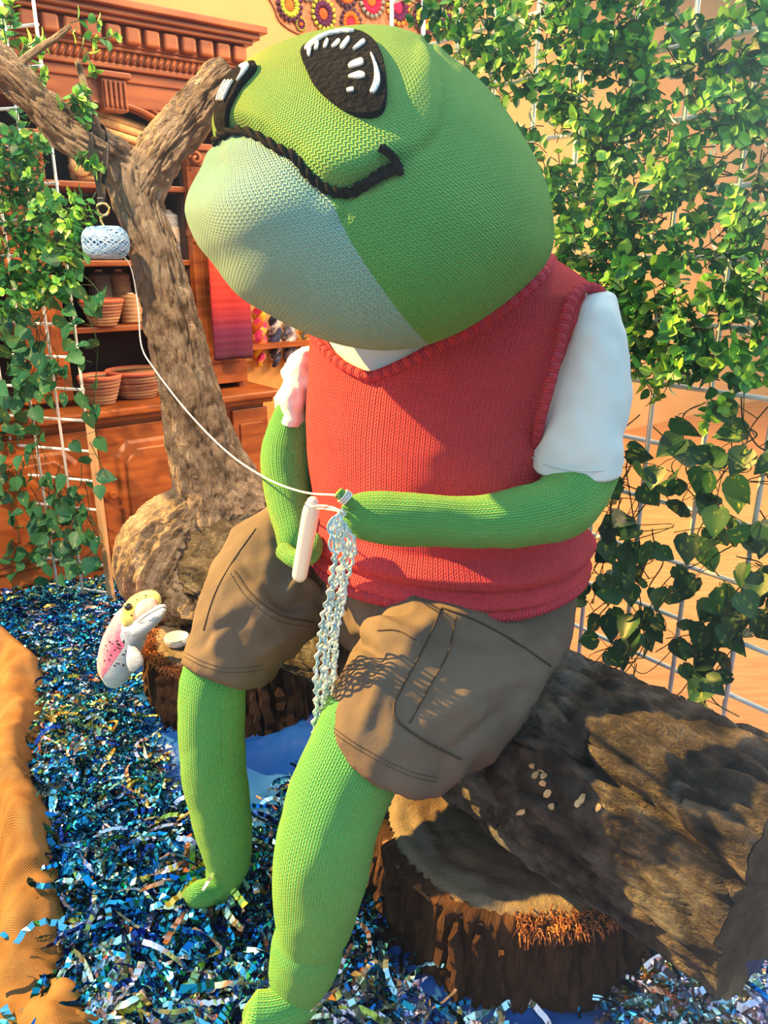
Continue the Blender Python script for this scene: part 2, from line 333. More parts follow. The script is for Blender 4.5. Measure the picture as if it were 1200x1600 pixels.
# ------------------------------------------------------------------ setting
gq = [Vector((0, 0.20, 0)) - B_DIR * 2.4, Vector((0, 0.20, 0)) + B_DIR * 12.0]; FP = [gq[0], gq[1], gq[1] + A_DIR * 6.5, gq[0] + A_DIR * 6.5]
V = FP + [p - Vector((0, 0, 0.08)) for p in FP]; tag(mk('floor', V, [(0, 1, 2, 3), (7, 6, 5, 4), (0, 4, 5, 1), (1, 5, 6, 2), (2, 6, 7, 3), (3, 7, 4, 0)], M_FLOOR, smooth=False), kind='structure')
CAB0 = Vector((-0.60, 3.40, 0))                      # front right corner of the cabinet body
WP = CAB0 + A_DIR * 0.36                            # a point on the back wall
def wallbox(name, p0, d, n, L0, L1, z0, z1, th, m):
    d = Vector(d); n = Vector(n); V = []
    for s in (L0, L1):
        for q in (0, th):
            for z in (z0, z1): V.append(Vector(p0) + d * s + n * q + Vector((0, 0, z)))
    return mk(name, V, [(0, 1, 3, 2), (4, 6, 7, 5), (0, 4, 5, 1), (2, 3, 7, 6), (0, 2, 6, 4), (1, 5, 7, 3)], m, smooth=False)
tag(wallbox('wall_back', WP, B_DIR, A_DIR, -1.3, 11.0, 0, 3.6, 0.1, M_WALL), kind='structure')
tag(wallbox('trim_1', WP - A_DIR * 0.045, B_DIR, A_DIR, 0.02, 3.2, 0.80, 0.86, 0.044, M_WAINS), kind='structure')
tag(wallbox('trim_2', WP - A_DIR * 0.02, B_DIR, A_DIR, 0.02, 3.2, 0.0, 0.80, 0.019, M_WAINS), kind='structure')

# ------------------------------------------------------------------ cabinet
def cl(s, dep, z): return CAB0 - B_DIR * s + A_DIR * dep + Vector((0, 0, z))   # s: to the left, dep: into the wall
CABROT = Matrix((( -B_DIR.x, A_DIR.x, 0), (-B_DIR.y, A_DIR.y, 0), (0, 0, 1)))
def cbox(s0, s1, d0, d1, z0, z1): return box(cl((s0 + s1) / 2, (d0 + d1) / 2, (z0 + z1) / 2), (s1 - s0, d1 - d0, z1 - z0), CABROT)
cab = thing('cabinet', cl(0.6, 0.1, 0), 'carved cherry wood cabinet with arched open shelves behind the branch', 'cabinet')
def cpart(name, boxes, m=M_CAB, par=cab, bv=0.004):
    b = MB()
    for q in boxes: b.add(*cbox(*q))
    o = b.build(name, m, par, smooth=False)
    if bv: bevel(o, bv)
    return o
S1, ZT = 1.5, 2.0
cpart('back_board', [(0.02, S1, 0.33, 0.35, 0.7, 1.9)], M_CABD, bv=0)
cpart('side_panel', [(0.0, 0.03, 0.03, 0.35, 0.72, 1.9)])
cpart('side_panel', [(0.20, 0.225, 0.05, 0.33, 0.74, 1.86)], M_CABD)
for z in (1.545, 1.27, 1.026): cpart('shelf', [(0.03, S1, 0.03, 0.33, z - 0.022, z)])
# posts
def post(s0, s1, name='post'):
    p = cpart(name, [(s0, s1, 0.0, 0.05, 0.76, 1.62), (s0 + 0.03, s1 - 0.03, -0.008, 0.0, 0.85, 1.30), (s0 - 0.008, s1 + 0.008, -0.014, 0.04, 1.36, 1.385), (s0, s1, -0.008, 0.04, 1.335, 1.36)])
    b = MB()
    for k in range(4):
        x = s0 + 0.035 + k * (s1 - s0 - 0.07) / 3
        b.add(*cbox(x - 0.010, x + 0.010, -0.012, 0.0, 1.42, 1.58))
    bevel(b.build('flute', M_CAB, p), 0.006)
    for sg, sc in ((-1, s0 + 0.03), (1, s1 - 0.03)):      # scrolled capital
        P = [cl(sc + sg * 0 + (0.028 - 0.0024 * t) * math.cos(t * 0.8 * sg), -0.02, 1.645 + (0.028 - 0.0024 * t) * math.sin(t * 0.8)) for t in np.linspace(0, 10, 40)]
        b = MB(); b.add(*tube(P, 0.008, 6)); b.build('scroll', M_CAB, p)
    bevel(MB().add(*cbox(s0 - 0.012, s1 + 0.012, -0.02, 0.05, 1.675, 1.70)).add(*cbox(s0, s1, -0.006, 0.05, 1.62, 1.675)).build('capital', M_CAB, p), 0.004)
post(0.0, 0.215); post(0.75, 0.93)
# arch panels
def arch(s0, s1, zs, zc, ztop):
    sc = (s0 + s1) / 2; w = (s1 - s0) / 2; N = 28; V = []; F = []
    for d in (0.012, 0.04):
        for i in range(N + 1):
            a = math.pi * i / N; V.append(cl(sc + w * math.cos(a), d, zs + (zc - zs) * math.sin(a)))
        for i in range(N + 1):
            a = math.pi * i / N; V.append(cl(sc + w * math.cos(a), d, ztop))
    n1 = N + 1
    for i in range(N):
        F.append((i, i + 1, n1 + i + 1, n1 + i)); F.append((2 * n1 + i, 3 * n1 + i, 3 * n1 + i + 1, 2 * n1 + i + 1)); F.append((i, 2 * n1 + i, 2 * n1 + i + 1, i + 1))
    p = mk('arch_panel', V, F, M_CAB, cab, smooth=False)
    for off, r in ((0.012, 0.011), (0.034, 0.007)):
        P = [cl(sc + (w + off) * math.cos(math.pi * i / N), 0.008, zs + (zc - zs + off) * math.sin(math.pi * i / N)) for i in range(N + 1)]
        b = MB(); b.add(*tube(P, r, 8)); b.build('arch_moulding', M_CAB, p)
    k = cpart('keystone', [(sc - 0.045, sc + 0.045, -0.03, 0.03, zc - 0.02, zc + 0.085), (sc - 0.06, sc + 0.06, -0.045, 0.03, zc + 0.085, zc + 0.105)])
    b = MB()
    for i in range(5): b.add(*cbox(sc - 0.040 + i * 0.0175, sc - 0.030 + i * 0.0175, -0.04, -0.028, zc - 0.01, zc + 0.075))
    bevel(b.build('flute', M_CAB, k), 0.004)
arch(0.215, 0.75, 1.60, 1.80, 1.90); arch(0.93, 1.45, 1.60, 1.80, 1.90)
cpart('frieze', [(-0.01, S1, -0.01, 0.34, 1.88, 1.915), (0.0, S1, 0.0, 0.34, 1.80, 1.90), (-0.02, S1, -0.03, 0.34, 1.915, 1.935)])
b = MB()
for i in range(60):
    c = cl(-0.02 + i * 0.025, -0.035, 1.953)
    b.add(*tube([c + Vector((0, 0, -0.014)) - B_DIR * 0.008, c + Vector((0, 0, 0.014)) + B_DIR * 0.008], [0.008, 0.008], 6))
cr = cpart('cornice', [(-0.025, S1, -0.03, 0.34, 1.935, 1.975), (-0.03, S1, -0.045, 0.34, 1.972, 1.985), (-0.04, S1, -0.05, 0.34, 1.985, 2.05), (-0.055, S1, -0.09, 0.36, 2.05, 2.066), (-0.075, S1, -0.11, 0.36, 2.066, 2.085), (-0.095, S1, -0.135, 0.37, 2.085, 2.11)])
b.build('carved_rope', M_CAB, cr)
dv = None
for i in range(20):
    s = -0.035 + i * 0.070
    o = bevel(MB().add(*cbox(s, s + 0.056, -0.078, -0.05, 1.99, 2.046)).build('dentil_block', M_CAB, cr), 0.010, 3)
for i in range(3): bevel(MB().add(*cbox(-0.068, -0.04, 0.0 + i * 0.075, 0.056 + i * 0.075, 1.99, 2.046)).build('dentil_block', M_CAB, cr), 0.010, 3)
# lower cupboard
cpart('counter', [(-0.08, S1, -0.15, 0.36, 0.705, 0.735), (-0.055, S1, -0.12, 0.36, 0.68, 0.705)], bv=0.008)
cpart('cupboard_body', [(-0.02, S1, -0.09, 0.35, 0.0, 0.68), (-0.03, S1, -0.10, 0.35, 0.0, 0.09)])
cpart('pilaster', [(-0.03, 0.14, -0.105, -0.09, 0.09, 0.66), (0.0, 0.11, -0.112, -0.105, 0.14, 0.60)])
def door(s0, s1, z0, z1):
    d = cpart('door', [(s0, s1, -0.108, -0.09, z0, z1)])
    for off, dep in ((0.06, 0.012), (0.085, 0.020)):
        a, b_, c, e = s0 + off, s1 - off, z0 + off, z1 - off; k = 0.05
        pts = [(a, c + k), (a + k, c), (b_ - k, c), (b_, c + k), (b_, e - k), (b_ - k, e), (a + k, e), (a, e - k)]
        mids = []
        V = [cl(s, -0.108, z) for s, z in pts] + [cl(s + (0.012 if s < (s0 + s1) / 2 else -0.012), -0.108 - dep, z + (0.012 if z < (z0 + z1) / 2 else -0.012)) for s, z in pts]
        F = [tuple(range(8, 16))] + [(i, (i + 1) % 8, 8 + (i + 1) % 8, 8 + i) for i in range(8)]
        bevel(mk('raised_panel', V, F, M_CAB, d, smooth=False), 0.004)
    bevel(MB().add(*tube([cl(s1 - 0.03, -0.112, (z0 + z1) / 2 + .02), cl(s1 - 0.03, -0.14, (z0 + z1) / 2 + .02)], [0.012, 0.016], 10)).build('knob', M_CAB, d), 0.002)
door(0.17, 0.72, 0.10, 0.66); door(0.74, 1.3, 0.10, 0.66)

# ------------------------------------------------------------------ things on the cabinet
M_TAN = mat('natural tan yarn', (0.62, 0.34, 0.13), (0.78, 0.50, 0.22), 60, 0.9)
M_CONE = mat('speckled grey yarn', (0.36, 0.37, 0.36), (0.62, 0.60, 0.55), 70, 0.9, stretch=(1, 1, 8))
M_PAPER = mat('cream paper label', (0.80, 0.62, 0.45), rough=0.8)
M_BASK = mat('coiled basket straw', (0.55, 0.33, 0.17), (0.30, 0.10, 0.07), 10, 0.85, stretch=(0.4, 0.4, 5), contrast=(0.4, 0.6))
M_BASKR = mat('coral basket rim', (0.65, 0.16, 0.08), rough=0.85)
M_CAN = mat('dark grey yarn', (0.10, 0.085, 0.085), (0.17, 0.14, 0.13), 40, 0.8, stretch=(1, 1, 10))
def lathe(c, prof, seg=28, axis=None, rot=None):
    V = []; F = []; n = len(prof)
    for r, z in prof:
        for j in range(seg):
            a = 2 * math.pi * j / seg; v = Vector((r * math.cos(a), r * math.sin(a), z))
            if rot is not None: v = rot @ v
            V.append(Vector(c) + v)
    for i in range(n - 1):
        for j in range(seg): F.append((i * seg + j, i * seg + (j + 1) % seg, (i + 1) * seg + (j + 1) % seg, (i + 1) * seg + j))
    if prof[0][0] > 1e-6: F.append(tuple(reversed(range(seg))))
    if prof[-1][0] > 1e-6: F.append(tuple((n - 1) * seg + j for j in range(seg)))
    return V, F
def cabpx(px, dep, z):                 # point on the cabinet at a given depth and height under pixel column px
    best = None
    p0 = CAB0 + A_DIR * dep; cx = (px - 600) / FPX
    # solve s so that the point projects on px
    lo, hi = -1.0, 2.0
    for _ in range(50):
        m = (lo + hi) / 2; x = topx(cl(m, dep, z))[0]
        if x > px: lo = m
        else: hi = m
    return cl(m, dep, z)
def coil(c, r0, r1, h, turns, rad, seg=8):
    P = [Vector(c) + Vector(((r0 + (r1 - r0) * t) * math.cos(2 * math.pi * turns * t), (r0 + (r1 - r0) * t) * math.sin(2 * math.pi * turns * t), h * t)) for t in np.linspace(0, 1, int(turns * 24))]
    return tube(P, rad, 6)
def cone(px, dep, z, r, h, m, label, lab=None, nm='yarn_cone'):
    c = cabpx(px, dep, z); t = thing(nm, c, label, 'yarn', 'yarn cones on the cabinet')
    prof = [(r * 0.98, 0), (r, 0.01)] + [(r * (1 - 0.12 * q) * (1 + 0.03 * math.sin(q * 40)), h * (0.05 + 0.87 * q)) for q in np.linspace(0, 1, 26)] + [(r * 0.72, h * 0.95), (r * 0.5, h * 0.97), (r * 0.42, h)]
    V, F = lathe(c, prof); mk('winding', V, F, m, t)
    if lab:
        V, F = lathe(c + Vector((0, 0, h * 0.38)), [(r * 1.01, 0), (r * 0.985, h * 0.3)]); mk('label_band', V, F[:-2], lab, t)
    V, F = lathe(c + Vector((0, 0, h * 0.97)), [(r * 0.3, 0), (r * 0.3, h * 0.06), (r * 0.2, h * 0.07)]); mk('core', V, F, M_PAPER, t)
    return t
cone(268, 0.13, 1.27, 0.048, 0.185, M_CONE, 'pale grey speckled yarn cone with cream label right of the branch', M_PAPER)
cone(243, 0.16, 1.27, 0.045, 0.175, M_CONE, 'grey yarn cone half hidden by the branch beside the labelled cone')
cone(163, 0.2, 1.026, 0.048, 0.20, M_CAN, 'dark grey yarn cone at the left behind the middle basket')
cone(193, 0.2, 1.026, 0.048, 0.20, mat('brown yarn', (0.22, 0.12, 0.08), (0.32, 0.19, 0.12), 40, 0.85, stretch=(1, 1, 10)), 'brown yarn cone on the shelf under the hanging yarn ball')
cone(208, 0.10, 1.026, 0.045, 0.115, mat('tan pot yarn', (0.40, 0.20, 0.09), (0.5, 0.3, 0.15), 30, 0.85, stretch=(1, 1, 10)), 'short tan yarn pot next to the middle basket')
def basket(px, dep, z, r, h, label):
    c = cabpx(px, dep, z); t = thing('coiled_basket', c, label, 'basket', 'baskets in the cabinet')
    b = MB(); n = 8
    for i in range(n):
        q = i / (n - 1); rr = r * (0.58 + 0.42 * q ** 0.8)
        P = [c + Vector((rr * math.cos(a), rr * math.sin(a), 0.008 + (h - 0.016) * q)) for a in np.linspace(0, 2 * math.pi, 33)]
        b.add(*tube(P, h / n * 0.62, 6, cap=False))
    V, F = lathe(c, [(0.001, 0.004), (r * 0.6, 0.004), (r * 0.97, h - 0.012)]); b.add(V, F); b.build('bowl', M_BASK, t)
    P = [c + Vector((r * 1.02 * math.cos(a), r * 1.02 * math.sin(a), h - 0.004)) for a in np.linspace(0, 2 * math.pi, 33)]
    b = MB(); b.add(*tube(P, 0.008, 6, cap=False)); b.build('rim', M_BASKR, t)
basket(163, 0.06, 1.026, 0.075, 0.10, 'small red and straw basket on the shelf under the hanging yarn ball')
basket(160, 0.0, 0.735, 0.075, 0.11, 'straw basket on the cabinet counter beside the left trellis')
basket(216, 0.06, 0.735, 0.115, 0.11, 'wide coral rimmed basket on the cabinet counter behind the branch')
# bundle of tan skeins behind the fork
c = cabpx(196, 0.10, 1.545)
for i, (ds, dz) in enumerate(((0.09, 0.055), (-0.05, 0.055), (0.02, 0.18))):
    p = c - B_DIR * ds + Vector((0, 0, dz)); t = thing('yarn_bolster', p, ['tan yarn bolster lying lowest left behind the branch fork', 'tan yarn bolster seen low through the branch fork', 'tan yarn bolster with round ends lying on top of the others'][i], 'yarn', 'tan bolsters on the upper shelf')
    L = 0.10 if i < 2 else 0.14; b = MB(); R_ = 0.052
    for k in range(11):
        a = 2 * math.pi * k / 11; q = Vector((0, 0, 1)) * (math.sin(a) * R_) + A_DIR * (math.cos(a) * R_)
        b.add(*tube([p + q - B_DIR * L + Vector((0, 0, 0.03)) * (1 if i == 2 else 0), p + q + B_DIR * L * 0 , p + q + B_DIR * L - Vector((0, 0, 0.03)) * (1 if i == 2 else 0)], 0.014, 7))
    b.build('strand_bundle', M_TAN, t)
    for sg in (-1, 1):
        e = p - B_DIR * (sg * L * 0.92) - A_DIR * 0.055 + Vector((0, 0, 0.03 * sg if i == 2 else 0))
        V, F = lathe(e, [(0.036, -0.008), (0.04, 0), (0.034, 0.012), (0.001, 0.014)], 18, rot=Matrix.Rotation(math.pi / 2, 3, B_DIR)); mk('end_button', V, F, M_TAN, t)
# scarf on the post
M_SCARF = bpy.data.materials.new('red ombre knit'); M_SCARF.use_nodes = True
n, l = nt(M_SCARF); tc = n.new('ShaderNodeTexCoord'); sp = n.new('ShaderNodeSeparateXYZ'); l.new(tc.outputs['UV'], sp.inputs[0])
rp = n.new('ShaderNodeValToRGB'); l.new(sp.outputs[1], rp.inputs[0]); e = rp.color_ramp.elements
e[0].color = (0.06, 0.008, 0.03, 1); e[1].color = (0.20, 0.012, 0.03, 1); e[1].position = 1
for p_, c_ in ((0.15, (0.12, 0.008, 0.045, 1)), (0.30, (0.35, 0.02, 0.02, 1)), (0.5, (0.50, 0.045, 0.02, 1)), (0.75, (0.30, 0.015, 0.02, 1))): q = e.new(p_); q.color = c_
l.new(rp.outputs[0], n['Principled BSDF'].inputs['Base Color']); n['Principled BSDF'].inputs['Roughness'].default_value = 0.95
sc = thing('scarf', cl(0.1, -0.05, 0.86), 'red ombre knitted scarf hanging on the cabinet post', 'scarf')
V = []; U = []; nu, nv = 30, 70; zt, zb = 1.62, 0.875
for i in range(nv):
    for j in range(nu):
        q = i / (nv - 1); w = j / (nu - 1)
        V.append(cl(0.008 + 0.175 * w, -0.045 - 0.010 * math.sin(w * 9) - 0.006 * abs(math.sin(i * 1.2)) - 0.004 * abs(math.sin(j * 1.57)), zb + (zt - zb) * q)); U.append((w, q))
o = mk('knitted_strip', V, grid_faces(nu, nv), M_SCARF, sc, U); s_ = o.modifiers.new('thick', 'SOLIDIFY'); s_.thickness = 0.012
# price tag
tg = thing('price_tag', cabpx(313, -0.10, 0.80), 'small white tag hanging below the red scarf', 'tag')
p = cabpx(313, -0.09, 0.80); V, F = box(p, (0.030, 0.004, 0.075), CABROT); bevel(mk('card', V, F, M_PLAST, tg), 0.001)
b = MB(); b.add(*tube([p + Vector((0, 0, 0.035)), p + Vector((0, 0, 0.09)) + B_DIR * 0.004], 0.0012, 5)); b.build('string', M_YARNW, tg)
# skeins on the wall right of the cabinet
WN = -A_DIR
def wallpt(px, py, off=0.0): return atplane(px, py, WP - A_DIR * off, A_DIR)
def skein(px, py0, py1, wpx, cols, label, twist=5):
    a = wallpt(px, py0, 0.06); e = wallpt(px, py1, 0.06); r = wpx * mpp(a) / 2
    t = thing('yarn_skein', e, label, 'yarn', 'hanging twisted skeins')
    for k in range(2):
        P = []
        for q in np.linspace(0, 1, 60):
            ang = q * twist * 2 * math.pi / 2 + k * math.pi; taper = math.sin(math.pi * min(max(q, 0.04), 0.96)) ** 0.35
            P.append(a.lerp(e, q) + B_DIR * (math.cos(ang) * r * 0.5 * taper) + WN * (math.sin(ang) * r * 0.45))
        R = [r * 0.52 * (math.sin(math.pi * min(max(q, 0.03), 0.97)) ** 0.3) for q in np.linspace(0, 1, 60)]
        m = mat('hand dyed yarn', cols[k], cols[k + 1], 16, 0.9, bump=0.8, bscale=90, c3=cols[k + 2], contrast=(0.38, 0.62), detail=2)
        b = MB(); b.add(*tube(P, R, 10)); b.build('strand', m, t)
    return t
RD, OG, YL, PK, GN, GY, DG, BL, WH = (0.55, 0.02, 0.03), (0.75, 0.16, 0.02), (0.72, 0.45, 0.04), (0.60, 0.04, 0.16), (0.18, 0.35, 0.04), (0.26, 0.22, 0.26), (0.035, 0.035, 0.05), (0.05, 0.07, 0.16), (0.6, 0.55, 0.5)
skein(345, 445, 540, 16, (DG, (0.15, 0.1, 0.12), DG, GY), 'slim dark grey skein hanging right beside the red scarf', 8)
skein(380, 470, 570, 26, (OG, PK, GN, YL), 'orange and pink hand dyed skein, first beside the slim grey one')
skein(405, 465, 572, 26, (RD, YL, PK, OG), 'red and yellow hand dyed skein between orange and grey ones')
skein(430, 480, 572, 24, (GY, DG, BL, WH), 'grey and navy hand dyed skein under the frog chin')
skein(452, 490, 572, 24, (DG, GY, WH, BL), 'charcoal and white skein, nearest the frog shoulder')
skein(476, 500, 572, 22, (OG, GY, YL, DG), 'brown and orange skein behind the frog shoulder')
# ledge under the skeins
tag(wallbox('trim_3', WP - A_DIR * 0.12, B_DIR, A_DIR, 0.05, 1.2, 0.86, 0.885, 0.12, M_CAB), kind='structure')
# crochet blanket on the wall
bl = thing('crochet_blanket', wallpt(570, 60), 'colourful crochet blanket of round motifs pinned on the ochre wall', 'blanket')
M_NET = mat('tan crochet mesh', (0.42, 0.16, 0.08), (0.55, 0.26, 0.14), 40, 0.95, bump=1.0, bscale=60)
pts = [(428, -60), (430, 15), (452, 45), (500, 62), (560, 66), (640, 60), (720, 50), (740, -60)]
V = [wallpt(x, y, 0.012) for x, y in smooth_poly(pts, 48)] + [wallpt(x, y, 0.002) for x, y in smooth_poly(pts, 48)]
F = [tuple(range(48))] + [(i, (i + 1) % 48, 48 + (i + 1) % 48, 48 + i) for i in range(48)]
mk('mesh_ground', V, F, M_NET, bl, smooth=False)
pal = [((0.75, 0.14, 0.02), (0.42, 0.5, 0.05), (0.10, 0.03, 0.07)), ((0.70, 0.10, 0.02), (0.10, 0.02, 0.08), (0.45, 0.45, 0.06)), ((0.65, 0.02, 0.06), (0.75, 0.16, 0.02), (0.10, 0.05, 0.08)), ((0.72, 0.16, 0.02), (0.62, 0.02, 0.08), (0.30, 0.30, 0.26)), ((0.60, 0.02, 0.10), (0.12, 0.02, 0.08), (0.7, 0.3, 0.05))]
wm = {}
def wool(c):
    if c not in wm: wm[c] = mat('motif wool', c, tuple(min(1, x * 1.4) for x in c), 60, 0.95, bump=0.8, bscale=120)
    return wm[c]
k = 0
for (mx_, my_, rr) in ((452, 8, 22), (505, 22, 22), (548, 36, 20), (580, 0, 24), (622, 12, 24), (662, 28, 22), (700, 40, 20), (540, -14, 22), (478, -24, 22), (655, -26, 22), (700, -10, 22), (470, 38, 9)):
    c3 = pal[k % len(pal)]; k += 1
    c = wallpt(mx_, my_, 0.02); R_ = rr * mpp(c)
    par = None
    for q, (r0, r1) in enumerate(((0.0, 0.40), (0.40, 0.74), (0.74, 1.0))):
        b = MB(); ns = 16
        if q == 0: V, F = lathe(c, [(R_ * 0.40, 0), (R_ * 0.32, 0.006), (0.001, 0.008)], 16, rot=Matrix((B_DIR, (0, 0, 1), WN)).transposed()); b.add(V, F)
        else:
            for j in range(ns):
                a0 = 2 * math.pi * (j + 0.5 * q) / ns; d = B_DIR * math.cos(a0) + Vector((0, 0, math.sin(a0)))
                b.add(*tube([c + d * R_ * r0, c + d * R_ * (r0 + r1) / 2 + WN * 0.006, c + d * R_ * r1], [R_ * 0.05, R_ * 0.14, R_ * 0.17], 6))
        o = b.build('motif' if q == 0 else 'motif_round', wool(c3[q]), bl if q == 0 else par)
        if q == 0: par = o
# ------------------------------------------------------------------ frog
def bvh_of(V, F): return BVHTree.FromPolygons([tuple(v) for v in V], [tuple(f) for f in F])
def cast(bvh, px, py, off=0.0):
    d = ray(px, py).normalized(); h = bvh.ray_cast(CAM, d)
    if h[0] is None:
        # nearest point to the line of sight at the shape's distance
        best = None
        for t in np.linspace(0.7, 3.0, 120):
            q = bvh.find_nearest(CAM + d * t)
            if q[0] is not None and (best is None or q[3] < best[3]): best = q
        h = best
    n = h[1] if h[1].dot(d) < 0 else -h[1]
    return h[0] + n * off, n
frog = thing('knitted_frog', (0.12, 1.38, 0.60), 'giant green knitted frog in a coral vest sitting on the log', 'stuffed frog')
YAW = math.radians(38); FF = Vector((-math.sin(YAW), -math.cos(YAW), 0)); LL = Vector((math.cos(YAW), -math.sin(YAW), 0))

# --- head: star-shaped solid around its centre
HC = at(582, 298, 1.22)
KV = (CAM - HC).normalized(); RV = (Vector((1, 0, 0)) - KV * KV.x).normalized(); UV_ = KV.cross(RV)
HO = [(510, 44), (565, 38), (622, 42), (668, 60), (712, 92), (765, 140), (815, 205), (850, 270), (866, 330), (866, 380), (846, 425), (800, 468), (750, 502), (700, 528), (645, 545), (590, 548), (535, 540), (480, 522), (425, 496), (375, 466), (338, 422), (306, 382), (289, 335), (292, 296), (312, 258), (328, 222), (329, 180), (340, 140), (368, 104), (415, 74), (462, 55)]
HOs = smooth_poly(HO, 240); oa = []; orr = []
for x, y in HOs:
    v = atplane(x, y, HC, KV) - HC; oa.append(math.atan2(v.dot(UV_), v.dot(RV))); orr.append(v.length * 0.972)
od = np.argsort(oa); oa = np.array(oa)[od]; orr = np.array(orr)[od]
def R_out(psi): return np.interp(psi, np.concatenate([oa - 2 * math.pi, oa, oa + 2 * math.pi]), np.concatenate([orr] * 3))
AX = (RV * math.cos(math.radians(-38)) + UV_ * math.sin(math.radians(-38))).normalized()      # knit axis: upper left to lower right
AX2 = KV; AX3 = AX.cross(AX2)
NU, NV = 220, 150
th = np.linspace(0, 2 * math.pi, NU + 1); ph = np.linspace(0.012, math.pi - 0.012, NV)
D = np.zeros((NV, NU + 1, 3))
for k3 in range(3):
    D[:, :, k3] = np.cos(ph)[:, None] * -AX[k3] + np.sin(ph)[:, None] * (np.cos(th)[None] * -AX2[k3] + np.sin(th)[None] * AX3[k3])
def npv(v): return np.array(v)
dr = D @ npv(RV); du = D @ npv(UV_); dk = D @ npv(KV)
psi = np.arctan2(du, dr); cb = np.sqrt(dr ** 2 + du ** 2); Rp = R_out(psi)
DF, DB = 0.29, 0.25
Dd = np.where(dk > 0, DF, DB); pw = 2.25
Rh = ((cb / Rp) ** pw + (np.abs(dk) / Dd) ** pw) ** (-1 / pw)
Rh = Rh * (1 + 0.40 * np.clip(dk, 0, 1) ** 1.5 * (dr * 0.55 - du * 0.75))
MOUTH = [(338, 222), (352, 208), (380, 202), (408, 212), (436, 234), (462, 248), (482, 272), (505, 294), (530, 302), (556, 296), (580, 280), (602, 268), (618, 262)]
# first pass positions to get pixel coordinates
HCn = npv(HC)
def positions(Rh): return HCn + D * Rh[..., None]
def pxy(P):
    r = P - npv(CAM); f = r[..., 1] * CP - r[..., 2] * SP
    return np.stack([600 + FPX * r[..., 0] / f, 800 - FPX * (r[..., 1] * SP + r[..., 2] * CP) / f], -1)
front = np.clip(dk * 4 + 0.6, 0, 1)
pp = pxy(positions(Rh))
def pathdist(pp, path):
    dm = np.full(pp.shape[:2], 1e9)
    for a, b_ in zip(path[:-1], path[1:]):
        a = np.array(a, float); b_ = np.array(b_, float); ab = b_ - a; t = np.clip(((pp - a) @ ab) / (ab @ ab), 0, 1)
        dm = np.minimum(dm, np.linalg.norm(pp - a - t[..., None] * ab, axis=-1))
    return dm
md = pathdist(pp, MOUTH)
Rh -= front * 0.013 * np.exp(-(md / 16) ** 2)                                                   # mouth crease
Rh += front * 0.020 * np.exp(-(((pp[..., 0] - 370) / 95) ** 2 + ((pp[..., 1] - 320) / 80) ** 2))   # muzzle swell
Rh += front * 0.012 * np.exp(-(((pp[..., 0] - 545) / 90) ** 2 + ((pp[..., 1] - 255) / 38) ** 2))   # upper lip swell
SEAM = [(668, 66), (690, 110), (694, 160), (688, 205), (660, 235), (630, 250)]
sdm = pathdist(pp, SEAM); Rh -= front * 0.006 * np.exp(-(sdm / 7) ** 2)
SEAM2 = [(548, 310), (540, 330), (530, 348)]
Rh -= front * 0.005 * np.exp(-(pathdist(pp, SEAM2) / 6) ** 2)
inside = poly_sd(pp.reshape(-1, 2), [(420, 30), (668, 30), (668, 66), (690, 110), (694, 160), (688, 205), (660, 235), (618, 262), (530, 300), (460, 248), (380, 202), (330, 220), (300, 150)]).reshape(pp.shape[:2])
Rh += front * 0.008 / (1 + np.exp(-inside / 8))
# fit the outline
OT = np.array(HOs); hcx, hcy = topx(HC); ang_t = np.arctan2(OT[:, 1] - hcy, OT[:, 0] - hcx); rad_t = np.hypot(OT[:, 1] - hcy, OT[:, 0] - hcx); so = np.argsort(ang_t); ang_t = ang_t[so]; rad_t = rad_t[so]
NB_ = 90
for it in range(7):
    pp = pxy(positions(Rh)); aa = np.arctan2(pp[..., 1] - hcy, pp[..., 0] - hcx); rr_ = np.hypot(pp[..., 1] - hcy, pp[..., 0] - hcx)
    bi = ((aa + math.pi) / (2 * math.pi) * NB_).astype(int) % NB_; mxr = np.zeros(NB_); np.maximum.at(mxr, bi.ravel(), rr_.ravel())
    bc = (np.arange(NB_) + 0.5) / NB_ * 2 * math.pi - math.pi; tgt = np.interp(bc, ang_t, rad_t, period=2 * math.pi); ratio = tgt / np.maximum(mxr, 1)
    ratio = (np.roll(ratio, 1) + 2 * ratio + np.roll(ratio, -1)) / 4
    fac = np.interp(aa, bc, ratio, period=2 * math.pi); Rh = Rh * (1 + (fac - 1) * np.clip(cb * 1.25, 0, 1) ** 3)
HP = positions(Rh); pp = pxy(HP)
HV = [Vector(v) for v in HP.reshape(-1, 3)]; HF = grid_faces(NU + 1, NV)
HU = np.stack([np.broadcast_to(th[None] / (2 * math.pi) * 255, (NV, NU + 1)), np.broadcast_to((ph / math.pi * 160)[:, None], (NV, NU + 1))], -1).reshape(-1, 2)
MZ = [(300, 250), (322, 236), (338, 220), (352, 208), (380, 202), (408, 212), (436, 234), (462, 248), (482, 272), (505, 294), (520, 318), (532, 345), (548, 378), (575, 420), (606, 464), (640, 508), (676, 546), (700, 640), (200, 640), (200, 260)]
msd = poly_sd(pp.reshape(-1, 2), MZ) * 0.001
face_dir = (RV * -0.62 + UV_ * -0.25 + KV * 0.72).normalized()
lim = (D @ npv(face_dir)).reshape(-1) - (-0.10)
sd = np.minimum(msd, lim * 0.2)
V, F, U = clip_mesh(HV, HF, HU, sd, -1); head = mk('head', V, F, M_GREEN, frog, U); tag(head, 'rounded green knitted head')
V, F, U = clip_mesh(HV, HF, HU, sd, 1); muz = mk('muzzle', V, F, M_MUZ, frog, U); tag(muz, 'pale teal knitted muzzle and throat')
HB = bvh_of(HV, HF)
